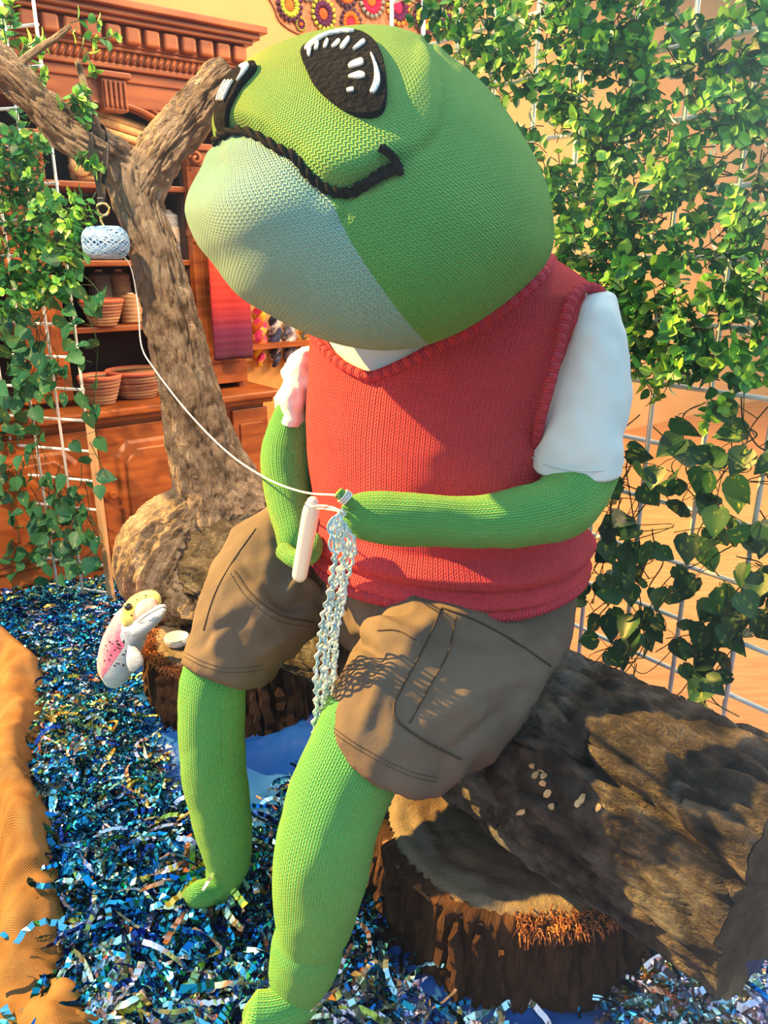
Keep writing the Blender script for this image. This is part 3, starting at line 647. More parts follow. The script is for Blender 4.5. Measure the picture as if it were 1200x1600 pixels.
# mouth: two-ply thick yarn
mp_ = spline([cast(HB, x, y, 0.004)[0] for x, y in MOUTH], 150)
mo = MB()
T, N, B = frames(mp_)
for s_ in (0, math.pi):
    P = [Vector(p) + (N[i] * math.cos(i * 0.42 + s_) + B[i] * math.sin(i * 0.42 + s_)) * 0.0030 for i, p in enumerate(mp_)]
    mo.add(*tube(P, [0.0034] * len(P), 7))
for path in ([(592, 238), (604, 240), (618, 252), (628, 268), (627, 278)], [(596, 236), (612, 244), (622, 258)], [(560, 296), (575, 280), (592, 276), (610, 264), (625, 262)]):
    P = spline([cast(HB, x, y, 0.008)[0] for x, y in path], 24); mo.add(*tube(P, [0.0045] * 24, 7))
o = mo.build('mouth', M_BYARN, frog); tag(o, 'black twisted yarn mouth line')
def patch(name, poly, bvh, m, parent, th_=0.004, lift=0.0, n=40, res=26):
    """felt patch: outline in pixels laid on the surface, given thickness"""
    P = np.array(smooth_poly(poly, n) if n else poly); lo = P.min(0) - 2; hi = P.max(0) + 2
    nx = max(6, int((hi[0] - lo[0]) / (hi[1] - lo[1] + 1e-9) * res)); nx = min(nx, 40); ny = res
    g = [(lo[0] + (hi[0] - lo[0]) * i / (nx - 1), lo[1] + (hi[1] - lo[1]) * j / (ny - 1)) for j in range(ny) for i in range(nx)]
    sd = poly_sd(g, P); V = [cast(bvh, x, y, lift)[0] for x, y in g]
    V, F, U = clip_mesh(V, grid_faces(nx, ny), g, sd, 1)
    o = mk(name, V, F, m, parent, U); s = o.modifiers.new('thick', 'SOLIDIFY'); s.thickness = th_; s.offset = 0; return o
EYE = [(472, 88), (486, 74), (508, 62), (545, 55), (575, 64), (595, 88), (604, 125), (604, 160), (596, 180), (575, 186), (548, 180), (520, 162), (494, 138), (480, 112)]
eye = patch('eye', EYE, HB, M_FELT, frog, 0.010, 0.003); tag(eye, 'black felt eye with white stitched highlights')
def hl(poly, lift=0.009): patch('highlight', poly, HB, M_WHITEF, eye, 0.003, lift, 16, 10)
hl([(479, 86), (495, 71), (520, 61), (548, 58), (560, 64), (540, 63), (515, 67), (495, 78), (484, 90)])
hl([(581, 92), (590, 112), (596, 132), (592, 150), (582, 159), (579, 157), (586, 140), (587, 120), (580, 95)])
for q in ([(485, 82), (489, 84), (488, 98), (484, 98)], [(497, 77), (501, 78), (498, 89), (494, 89)], [(513, 73), (516, 75), (512, 86), (508, 86)], [(531, 74), (534, 77), (524, 86), (521, 85)], [(545, 71), (549, 73), (539, 88), (534, 86)], [(568, 75), (572, 79), (558, 89), (554, 89)], [(550, 111), (567, 104), (569, 112), (549, 118)], [(547, 131), (566, 124), (573, 130), (562, 134)], [(546, 150), (555, 148), (555, 153), (546, 154)]): hl(q)
# far eye on the left edge of the head
ce, ne = cast(HB, 357, 152)
ne = (RV * -0.66 + UV_ * 0.2 + KV * 0.70).normalized(); ty = (UV_ * 1.0 + RV * 0.22); ty = (ty - ne * ty.dot(ne)).normalized(); tx = ty.cross(ne)
def patch3(name, poly, m, parent, th_, lift, res=22):
    P = np.array(smooth_poly(poly, 36)); lo = P.min(0) - 0.002; hi = P.max(0) + 0.002
    g = [(lo[0] + (hi[0] - lo[0]) * i / (res - 1), lo[1] + (hi[1] - lo[1]) * j / (res - 1)) for j in range(res) for i in range(res)]
    V = []
    for x, y in g:
        h = HB.ray_cast(ce + tx * x + ty * y + ne * 0.15, -ne)
        if h[0] is None: h = HB.find_nearest(ce + tx * x + ty * y)
        V.append(h[0] + (h[1] if h[1].dot(ne) > 0 else -h[1]) * lift)
    V, F, U = clip_mesh(V, grid_faces(res, res), g, poly_sd(g, P), 1)
    o = mk(name, V, F, m, parent, U); s = o.modifiers.new('thick', 'SOLIDIFY'); s.thickness = th_; s.offset = 0; return o
eye2 = patch3('eye', [(-0.030, 0.016), (-0.014, 0.040), (0.010, 0.046), (0.026, 0.032), (0.024, 0.0), (0.008, -0.036), (-0.010, -0.050), (-0.026, -0.026)], M_FELT, frog, 0.007, 0.003); tag(eye2, 'black felt eye on the far side of the head')
patch3('highlight', [(-0.004, 0.034), (0.010, 0.039), (0.021, 0.030), (0.022, 0.014), (0.017, 0.024), (0.008, 0.031)], M_WHITEF, eye2, 0.003, 0.009, 12)
for q in (-0.010, 0.0, 0.009): patch3('highlight', [(q - 0.002, 0.014), (q + 0.002, 0.014), (q, -0.006), (q - 0.004, -0.006)], M_WHITEF, eye2, 0.003, 0.009, 8)

# --- torso
PROF = [  # z, cx, cy, a, b
    (0.722, 0.118, 1.40, 0.240, 0.200), (0.732, 0.118, 1.40, 0.268, 0.226), (0.746, 0.118, 1.40, 0.282, 0.238), (0.760, 0.118, 1.40, 0.276, 0.232),
    (0.768, 0.118, 1.40, 0.266, 0.224), (0.778, 0.118, 1.40, 0.280, 0.236), (0.792, 0.118, 1.40, 0.286, 0.242), (0.806, 0.117, 1.40, 0.276, 0.234), (0.824, 0.116, 1.40, 0.262, 0.222),
    (0.86, 0.114, 1.40, 0.263, 0.222), (0.92, 0.112, 1.40, 0.268, 0.224), (1.00, 0.112, 1.40, 0.270, 0.223), (1.08, 0.114, 1.40, 0.270, 0.214), (1.15, 0.118, 1.40, 0.276, 0.200),
    (1.20, 0.120, 1.40, 0.280, 0.180), (1.235, 0.120, 1.40, 0.268, 0.155), (1.26, 0.120, 1.40, 0.235, 0.135), (1.285, 0.120, 1.40, 0.19, 0.118), (1.31, 0.12, 1.40, 0.14, 0.10), (1.34, 0.12, 1.40, 0.11, 0.09)]
def torso(k, zs, nu=200, seed=0, wob=0.004, a_add=0.0):
    pz = np.array([p[0] for p in PROF]); V = []; U = []; L = 0; prev = None
    for z in zs:
        cx, cy, a, b = [np.interp(z, pz, [p[q] for p in PROF]) for q in (1, 2, 3, 4)]
        a *= k; b *= k
        for j in range(nu + 1):
            t = 2 * math.pi * (j % nu) / nu - math.pi; e = 0.92
            sx = math.copysign(abs(math.sin(t)) ** e, math.sin(t)); sy = math.copysign(abs(math.cos(t)) ** e, math.cos(t))
            P = Vector((cx, cy, z)) + LL * (a * sx) + FF * (b * sy)
            w = wob * fbm(P * 6 + Vector((seed, 0, 0)), 3); out = (LL * sx + FF * sy).normalized(); P += out * w
            if j == 0:
                if prev is not None: L += (P - prev).length
                prev = P
            V.append(P); U.append((j / nu * 186, L * 162))
    return V, grid_faces(nu + 1, len(zs)), U
zs = list(np.concatenate([np.linspace(0.722, 0.83, 30), np.linspace(0.835, 1.33, 84)]))
VV, VF, VU = torso(1.0, zs)
TB = bvh_of(VV, VF)
pv = pxy(np.array([tuple(v) for v in VV]))
vsd = poly_sd(pv, [(470, 400), (500, 515), (518, 545), (548, 572), (577, 582), (612, 570), (660, 548), (705, 520), (760, 490), (830, 440), (870, 396), (870, 380)])
fr = np.array([(Vector((v[0], v[1], 0)) - Vector((0.12, 1.40, 0))).dot(FF + LL * 0.3) for v in VV]); vsd = np.minimum(vsd, fr * 500)
V, F, U = clip_mesh(VV, VF, VU, vsd, -1)
vest = mk('vest', V, F, M_VEST, frog, U); tag(vest, 'coral red knitted V-neck vest with a rolled hem')
# ribbed V-neck band
P = spline([cast(TB, x, y, 0.003)[0] for x, y in ((470, 478), (486, 515), (504, 542), (530, 566), (562, 584), (580, 589), (600, 584), (640, 566), (690, 540), (740, 514), (800, 474), (850, 430), (868, 400))], 160)
b = MB(); b.add(*tube(P, [0.0105] * 160, 10, uvs=90, flat=0.7)); V_, F_, U_ = b.V, b.F, [(u[1] * 0.9, u[0]) for u in b.U]
mk('neck_band', V_, F_, M_VRIB, vest, U_)
# horizontal ribs of the rolled hem
for zc, rr, rad in ((0.746, 1.0, 0.006),):
    P = [Vector((0.118, 1.40, zc - 0.014)) + LL * (0.272 * math.sin(t)) + FF * (0.230 * math.cos(t)) + Vector((0, 0, 0.004 * math.sin(5 * t))) for t in np.linspace(0, 2 * math.pi, 200)]
    b = MB(); b.add(*tube(P, 0.012, 10, cap=False, uvs=90)); mk('hem_band', b.V, b.F, M_VRIB, vest, [(u[1] * 0.9, u[0]) for u in b.U])
# t-shirt body under the vest
V, F, U = torso(0.972, list(np.linspace(0.80, 1.33, 50)), 90)
tee = mk('t_shirt', V, F, M_TEE, frog, U); tag(tee, 'white cotton T-shirt')
def loft(secs, seg=40, nsub=8, wob=0.0, fq=10, sd_=0.0, caps=True, upv=None, upos=None, uvk=0):
    """secs: (centre, xaxis vector, yaxis vector) elliptic sections"""
    C = spline([s[0] for s in secs], nsub * (len(secs) - 1) + 1); X = spline([s[1] for s in secs], len(C)); Y = spline([s[2] for s in secs], len(C))
    V = []; U = []; n = len(C); L = 0
    for i in range(n):
        if i: L += np.linalg.norm(C[i] - C[i - 1])
        for j in range(seg + 1):
            a = 2 * math.pi * (j % seg) / seg; P = Vector(C[i] + X[i] * math.cos(a) + Y[i] * math.sin(a))
            if wob: P += (P - Vector(C[i])).normalized() * wob * fbm(P * fq + Vector((sd_, sd_, 0)), 3)
            V.append(P); U.append((j / seg * uvk, L * 140))
    F = grid_faces(seg + 1, n)
    if caps:
        for i, rv in ((0, True), (n - 1, False)):
            b0 = len(V); V.append(Vector(C[i])); U.append((0, 0))
            for j in range(seg):
                q = (b0, i * (seg + 1) + j + 1, i * (seg + 1) + j); F.append(q if rv else q[::-1])
    return V, F, U
def sec(px, py, Y, hw, hd, tilt=0.0):
    """section centred at a pixel: half-width across the view hw (px), half depth hd (m), tilt of the width axis in the picture (deg)"""
    c = at(px, py, Y); k = mpp(c); a = math.radians(tilt)
    x = Vector((math.cos(a), 0, math.sin(a))) * hw * k; y = Vector((0, 1, 0)) * hd
    return (npv(c), npv(x), npv(y))
# sleeve on the near side
SL = [sec(928, 452, 1.255, 12, 0.025), sec(924, 462, 1.25, 32, 0.055), sec(922, 490, 1.235, 44, 0.075), sec(920, 540, 1.22, 54, 0.085), sec(914, 610, 1.20, 62, 0.088), sec(906, 675, 1.18, 70, 0.088), sec(899, 722, 1.17, 69, 0.086), sec(898, 731, 1.168, 66, 0.082)]
V, F, U = loft(SL, 56, 10, 0.011, 8, 3.0); slv = mk('sleeve', V, F, M_TEE, tee, U)
b = MB(); c, x, y = sec(900, 712, 1.172, 70.5, 0.0885); b.add(*tube([Vector(c + x * math.cos(t) + y * math.sin(t)) for t in np.linspace(0, 2 * math.pi, 60)], 0.0012, 5, cap=False)); b.build('sleeve_seam', M_TEE, slv)
SB = bvh_of(V, F)
# knitted armhole band of the vest
P = spline([at(948, 470, 1.24), at(932, 452, 1.222), at(908, 452, 1.20), at(890, 478, 1.172), at(876, 530, 1.15), at(862, 590, 1.13), at(846, 650, 1.13), at(838, 690, 1.16), at(838, 705, 1.20)], 80)
b = MB(); b.add(*tube(P, [0.0085] * 80, 10, uvs=120)); mk('armhole_band', b.V, b.F, M_VRIB, vest, [(u[1] * 0.9, u[0]) for u in b.U])
# far sleeve
SL = [sec(480, 545, 1.55, 16, 0.05), sec(470, 580, 1.53, 24, 0.06, -10), sec(463, 610, 1.51, 24, 0.06, -12), sec(459, 640, 1.50, 25, 0.06, -12), sec(457, 656, 1.49, 23, 0.06, -12)]
V, F, U = loft(SL, 40, 8, 0.014, 22, 9.0); mk('sleeve', V, F, M_TEE, tee, U)
# arms
def limb(name, pts, label, seg=56, n=90, wob=0.004, pinch=None, K=135):
    C = spline([at(*p[:3]) for p in pts], n); R = [float(r) for r in spline([(p[3] * mpp(at(*p[:3])), 0, 0) for p in pts], n) for r in [r[0]]]
    def disp(i, j, p): return wob * fbm(p * 9, 3) + (pinch(i / (n - 1)) if pinch else 0)
    V, F, U = tube(C, R, seg, True, K, disp=disp); o = mk(name, V, F, M_GREEN, frog, U); tag(o, label); return o
arm1 = limb('arm', [(912, 680, 1.17, 54), (908, 735, 1.15, 56), (880, 786, 1.115, 54), (815, 808, 1.085, 48), (740, 815, 1.07, 43), (665, 812, 1.065, 41), (600, 808, 1.062, 40), (562, 806, 1.062, 35), (542, 806, 1.062, 27), (533, 806, 1.062, 15)], 'green knitted arm reaching across the vest')
arm1b = MB()
P = spline([at(560, 796, 1.05), at(545, 784, 1.035), at(534, 774, 1.03), at(527, 768, 1.03)], 20); arm1b.add(*tube(P, [0.013, 0.0115, 0.010, 0.009] + [0.008] * 12 + [0.008, 0.0085, 0.0075, 0.004], 14, uvs=135))
arm1b.build('thumb', M_GREEN, arm1)
b = MB()
for q in range(3): b.add(*tube([at(536, 775, 1.03) + (Vector((0.75, 0, -0.5)) * 0 + Vector((0.65, 0, 0.76)) * 0.0098 * math.cos(t) + Vector((0, 1, 0)) * 0.0095 * math.sin(t)) + Vector((0.003 * q, 0, -0.002 * q)) for t in np.linspace(0, 2 * math.pi, 24)], 0.0016, 5, cap=False))
b.build('tie_thread', M_YARNW, arm1)
arm2 = limb('arm', [(462, 640, 1.49, 30), (456, 668, 1.48, 36), (449, 710, 1.46, 41), (448, 750, 1.43, 39), (454, 795, 1.39, 34), (460, 825, 1.36, 31), (464, 850, 1.345, 31), (466, 868, 1.34, 26), (467, 878, 1.34, 14)], 'yellow green knitted arm holding the crochet hook')
b = MB(); P = spline([at(440, 858, 1.31), at(462, 874, 1.275), at(484, 868, 1.27), at(491, 852, 1.29), at(487, 842, 1.31)], 30); b.add(*tube(P, [0.012] + [0.0165] * 28 + [0.012], 16, uvs=135)); b.build('thumb', M_GREEN, arm2)
# legs
leg1 = limb('leg', [(585, 1120, 1.06, 78), (558, 1180, 1.03, 80), (528, 1245, 1.005, 78), (508, 1320, 0.985, 77), (496, 1395, 0.975, 70), (490, 1440, 0.97, 62), (484, 1462, 0.968, 56), (480, 1480, 0.965, 57), (474, 1515, 0.962, 53), (470, 1550, 0.96, 42), (466, 1580, 0.96, 34)], 'bright green knitted leg nearest the window', n=120)
b = MB(); P = spline([at(478, 1555, 0.955), at(455, 1572, 0.93), at(425, 1582, 0.915), at(398, 1584, 0.91), at(380, 1580, 0.91)], 26); b.add(*tube(P, [0.030, 0.032] + [0.034] * 18 + [0.032, 0.030, 0.026, 0.020, 0.013, 0.006], 26, uvs=135)); b.build('foot', M_GREEN, leg1)
leg2 = limb('leg', [(350, 1010, 1.30, 50), (335, 1060, 1.27, 51), (331, 1120, 1.25, 51), (333, 1190, 1.235, 51), (343, 1260, 1.225, 47), (352, 1310, 1.22, 41), (356, 1345, 1.215, 35), (350, 1375, 1.205, 28), (342, 1395, 1.20, 24)], 'green knitted leg behind, beside the back stump', n=110)
b = MB(); P = spline([at(350, 1375, 1.20), at(330, 1392, 1.18), at(305, 1398, 1.165), at(285, 1396, 1.16)], 20); b.add(*tube(P, [0.026] * 12 + [0.025, 0.024, 0.022, 0.020, 0.017, 0.013, 0.009, 0.004], 22, uvs=135)); b.build('foot', M_GREEN, leg2)
# --- shorts
def ysec(c, hw, hd, ax):
    ax = Vector(ax).normalized(); v = ax.cross(Vector((0, -1, 0.3))).normalized(); d = ax.cross(v).normalized(); return (npv(c), npv(v * hw), npv(d * hd))
def legtube(pts, wob, sd_):
    C = [at(*p[:3]) for p in pts]; S = []
    for i, p in enumerate(pts):
        ax = C[min(i + 1, len(C) - 1)] - C[max(i - 1, 0)]; S.append(ysec(C[i], p[3] * mpp(C[i]), p[4], ax))
    return loft(S, 64, 12, wob, 7, sd_)
sb = MB()
V, F, U = legtube([(590, 1190, 1.035, 104, 0.108), (598, 1174, 1.04, 108, 0.112), (640, 1116, 1.08, 130, 0.122), (692, 1056, 1.16, 148, 0.128), (745, 990, 1.26, 150, 0.128), (775, 945, 1.36, 140, 0.12)], 0.008, 1.0); sb.add(V, F, U)
V, F, U = legtube([(348, 1052, 1.275, 66, 0.085), (352, 1040, 1.28, 69, 0.088), (378, 990, 1.32, 84, 0.098), (415, 935, 1.40, 96, 0.11), (455, 880, 1.48, 95, 0.115), (500, 850, 1.54, 84, 0.11)], 0.008, 5.0); sb.add(V, F, U)
hip = loft([(npv((0.125, 1.41, 0.50)), npv(LL * 0.15), npv(FF * 0.10)), (npv((0.125, 1.41, 0.55)), npv(LL * 0.24), npv(FF * 0.185)), (npv((0.122, 1.40, 0.62)), npv(LL * 0.262), npv(FF * 0.215)), (npv((0.118, 1.40, 0.74)), npv(LL * 0.252), npv(FF * 0.212)), (npv((0.118, 1.40, 0.765)), npv(LL * 0.2), npv(FF * 0.16))], 64, 10, 0.010, 7, 2.0)
sb.add(*hip)
sh = sb.build('shorts', M_SHORT, frog); tag(sh, 'brown cotton cargo shorts with stitched seams')
r_ = sh.modifiers.new('fuse', 'REMESH'); r_.mode = 'VOXEL'; r_.voxel_size = 0.006; r_.use_smooth_shade = True
s_ = sh.modifiers.new('soften', 'SMOOTH'); s_.factor = 0.5; s_.iterations = 8
bpy.context.view_layer.update()
ev = sh.evaluated_get(bpy.context.evaluated_depsgraph_get()); em_ = ev.to_mesh(); wl_ = worldloc(sh)
n_v = len(em_.vertices); co = np.empty(n_v * 3); em_.vertices.foreach_get('co', co); co = co.reshape(-1, 3) + np.array(wl_)
no = np.empty(n_v * 3); em_.vertices.foreach_get('normal', no); no = no.reshape(-1, 3); SF = [tuple(p.vertices) for p in em_.polygons]; ev.to_mesh_clear()
fcam = ((npv(CAM) - co) * no).sum(1) > 0; spx = pxy(co)
def fold(path, w, h):
    dm = np.full(n_v, 1e9); tt = np.zeros(n_v); path = smooth_open(path, 14)
    for k_, (a, b_) in enumerate(zip(path[:-1], path[1:])):
        a = np.array(a); b_ = np.array(b_); ab = b_ - a; t = np.clip(((spx - a) @ ab) / (ab @ ab), 0, 1); d_ = np.linalg.norm(spx - a - t[:, None] * ab, axis=1)
        up_ = d_ < dm; dm = np.where(up_, d_, dm); tt = np.where(up_, (k_ + t) / 13, tt)
    return np.where(fcam, h * np.exp(-(dm / w) ** 2) * np.sin(np.pi * np.clip(tt * 0.9 + 0.05, 0, 1)) ** 0.5, 0)
def smooth_open(path, n): return [tuple(p[:2]) for p in spline([(x, y, 0) for x, y in path], n)]
dsp = np.array([0.006 * fbm(Vector(p) * 9, 3) - 0.010 * (abs(mnoise.noise(Vector((p[0] * 16 + 5 * p[2], p[1] * 9, p[2] * 7)))) - 0.25) for p in co])
for path, w, h in (([(560, 985), (590, 975), (620, 990), (648, 1012)], 13, 0.016), ([(545, 1000), (572, 1010), (600, 1030)], 10, -0.016), ([(560, 1150), (590, 1080), (606, 1040)], 12, 0.008), ([(620, 1040), (660, 990), (690, 955)], 16, 0.010),
    ([(640, 1160), (700, 1110), (770, 1070), (830, 1060)], 16, 0.007), ([(720, 1000), (780, 1010), (850, 1000)], 12, -0.008), ([(690, 1190), (740, 1150), (800, 1100)], 10, -0.007), ([(455, 920), (470, 905), (500, 925)], 9, 0.014), ([(430, 940), (455, 948), (490, 935)], 10, -0.014),
    ([(395, 915), (420, 950), (470, 970)], 12, 0.008), ([(330, 1010), (360, 960), (400, 930)], 14, 0.006), ([(300, 1020), (350, 975), (385, 968)], 8, -0.006), ([(370, 860), (390, 890), (410, 905)], 10, -0.007), ([(400, 1030), (440, 1000), (480, 985)], 10, 0.008), ([(560, 955), (590, 962), (640, 948)], 8, -0.008)): dsp += fold(path, w, h)
co = co + no * dsp[:, None]
bpy.data.objects.remove(sh); sh = mk('shorts', co, SF, M_SHORT, frog); tag(sh, 'brown cotton cargo shorts with stitched seams')
SHB = bvh_of(co, SF)
def seam(name, path, r=0.0012, off=0.0006, n=60, dashed=False):
    P = spline([cast(SHB, x, y, off)[0] for x, y in smooth_open(path, 24)], n); b = MB()
    if dashed:
        for i in range(0, n - 1, 2): b.add(*tube([P[i], P[i + 1]], r * 0.8, 5))
    else: b.add(*tube(P, r, 6))
    return b.build(name, M_SEAM, sh)
for off in (0, 7):
    seam('hem_stitching', [(503, 1128 - off), (540, 1158 - off), (590, 1188 - off), (640, 1212 - off), (682, 1222 - off)], 0.0009, n=90, dashed=True)
    seam('hem_stitching', [(288, 1026 - off), (315, 1040 - off), (350, 1050 - off), (385, 1050 - off), (410, 1046 - off)], 0.0009, n=80, dashed=True)
seam('side_seam', [(690, 950), (668, 1000), (636, 1060), (615, 1100)], 0.0016)
seam('side_seam', [(712, 965), (700, 1020), (670, 1075), (640, 1130)], 0.0013)
pk = seam('pocket_edge', [(615, 1098), (620, 1125), (660, 1155), (720, 1186)], 0.002)
seam('pocket_edge', [(690, 950), (740, 968), (800, 1000), (860, 1040)], 0.002)
seam('side_seam', [(366, 892), (395, 930), (440, 962), (490, 972)], 0.0018)
seam('side_seam', [(360, 896), (388, 936), (436, 970), (486, 980)], 0.0012, dashed=True)
seam('side_seam', [(400, 826), (362, 880), (335, 930), (318, 985)], 0.0012)
seam('pocket_edge', [(590, 985), (620, 985), (650, 1000)], 0.0012)
# ------------------------------------------------------------------ log
def cell(p):
    d, _ = mnoise.voronoi(p); return d[1] - d[0]
LA = Vector((0.575, 0.89, 0.430)); LB = Vector((-0.61, 2.28, 0.43))
lx = (LB - LA).normalized(); ls = lx.cross(Vector((0, 0, 1))).normalized(); lu = ls.cross(lx)
NL, NS = 400, 230; V = []; LU = []; LEN = (LB - LA).length
CRACKS = (([(905, 1180), (945, 1212), (985, 1240), (1030, 1266), (1062, 1300), (1092, 1330), (1130, 1365), (1160, 1400)], 9, 0.045), ([(920, 1140), (912, 1160), (903, 1186)], 3.5, 0.02), ([(1060, 1250), (1066, 1240), (1098, 1246), (1132, 1258)], 4, 0.03), ([(1120, 1380), (1140, 1420), (1150, 1460)], 6, 0.02), ([(780, 1150), (840, 1172), (905, 1184)], 5, 0.012), ([(820, 1270), (860, 1310), (900, 1350), (960, 1400)], 4, 0.010))
for i in range(NL):
    q = i / (NL - 1)
    for j in range(NS):
        a = 2 * math.pi * j / NS
        R = 0.166 + 0.012 * math.sin(q * 5 + 1) + 0.010 * mnoise.noise(Vector((math.cos(a) * 1.3, math.sin(a) * 1.3, q * 3)))
        c = Vector((math.cos(a) * R, math.sin(a) * R, 0)); s = q * LEN
        p = Vector((c.x * 26, c.y * 26, s * 7.5)); p += Vector((fbm(p * 0.35, 2), fbm(p * 0.35 + Vector((9, 0, 0)), 2), 0)) * 0.7
        e = cell(p); f2 = abs(mnoise.noise(Vector((p.x * 1.6, p.y * 1.6, p.z * 0.8)))); R += 0.014 * (min(e, 0.35) / 0.35) ** 0.7 - 0.008 + 0.006 * fbm(p * 1.9, 4) - 0.012 * max(0, 0.35 - f2 * 2)
        # long split along the near side
        P0 = LA + lx * s + ls * (R * math.cos(a)) + lu * (R * math.sin(a)); x_, y_ = topx(P0)
        if ls.x * math.cos(a) * 0 + (P0 - CAM).dot(ls * math.cos(a) + lu * math.sin(a)) < 0:
            for path_, w_, dpt in CRACKS:
                dm = 1e9
                for (ax_, ay_), (bx_, by_) in zip(path_[:-1], path_[1:]):
                    t_ = max(0, min(1, ((x_ - ax_) * (bx_ - ax_) + (y_ - ay_) * (by_ - ay_)) / ((bx_ - ax_) ** 2 + (by_ - ay_) ** 2))); dm = min(dm, math.hypot(x_ - ax_ - t_ * (bx_ - ax_), y_ - ay_ - t_ * (by_ - ay_)))
                jit = 1 + 0.9 * fbm(p * 0.9, 3); R -= dpt * math.exp(-(dm / (w_ * max(0.3, jit))) ** 2)
        LU.append((a * 0.166, s)); V.append(LA + lx * (s + (0.012 * fbm(Vector((math.cos(a) * 3, math.sin(a) * 3, 0)), 2) if i == 0 else 0)) + ls * (R * math.cos(a)) + lu * (R * math.sin(a)))
logt = thing('log', LA.lerp(LB, 0.5) - Vector((0, 0, 0.18)), 'long bark covered log lying on the two stumps under the frog', 'log')
mk('bark', V, grid_faces(NS, NL, True), M_LOG, logt, LU)
for nm, i, ax in (('sawn_end', 0, -lx), ('sawn_end', NL - 1, lx)):
    ring = V[i * NS:(i + 1) * NS]; c = sum(ring, Vector()) / NS; VV = []
    for k in range(8):
        for p in ring: VV.append(c.lerp(p, 1 - k / 8 * 0.995) + ax * (0.004 * k / 8 + 0.004 * mnoise.noise(p * 30 + Vector((k, 0, 0)))))
    mk(nm, VV, grid_faces(NS, 8, True), M_ENDG, logt, [(v.y, v.z) for v in VV])
# loose pale bark flakes
b = MB()
M_FLAKE = mat('pale inner bark flake', (0.42, 0.26, 0.13), (0.55, 0.38, 0.22), 60, 0.9)
LBV = bvh_of(V, grid_faces(NS, NL, True))
for px, py in ((832, 1195), (845, 1203), (850, 1214), (838, 1212), (856, 1240), (862, 1262), (814, 1268), (910, 1250), (936, 1262), (848, 1222), (905, 1255), (772, 1160)):
    p, nrm = cast(LBV, px, py, 0.001); u = nrm.orthogonal().normalized(); w = nrm.cross(u); a0 = random.random() * 6; n_ = 7
    ring = [p + (u * math.cos(a0 + 2 * math.pi * k / n_) * random.uniform(0.5, 1.2) + w * math.sin(a0 + 2 * math.pi * k / n_) * random.uniform(0.4, 0.8)) * 0.0085 for k in range(n_)]
    o = mk('bark_flake', ring + [r + nrm * 0.003 for r in ring], [tuple(range(n_, 2 * n_))] + [(k, (k + 1) % n_, n_ + (k + 1) % n_, n_ + k) for k in range(n_)], M_FLAKE, logt, smooth=False)

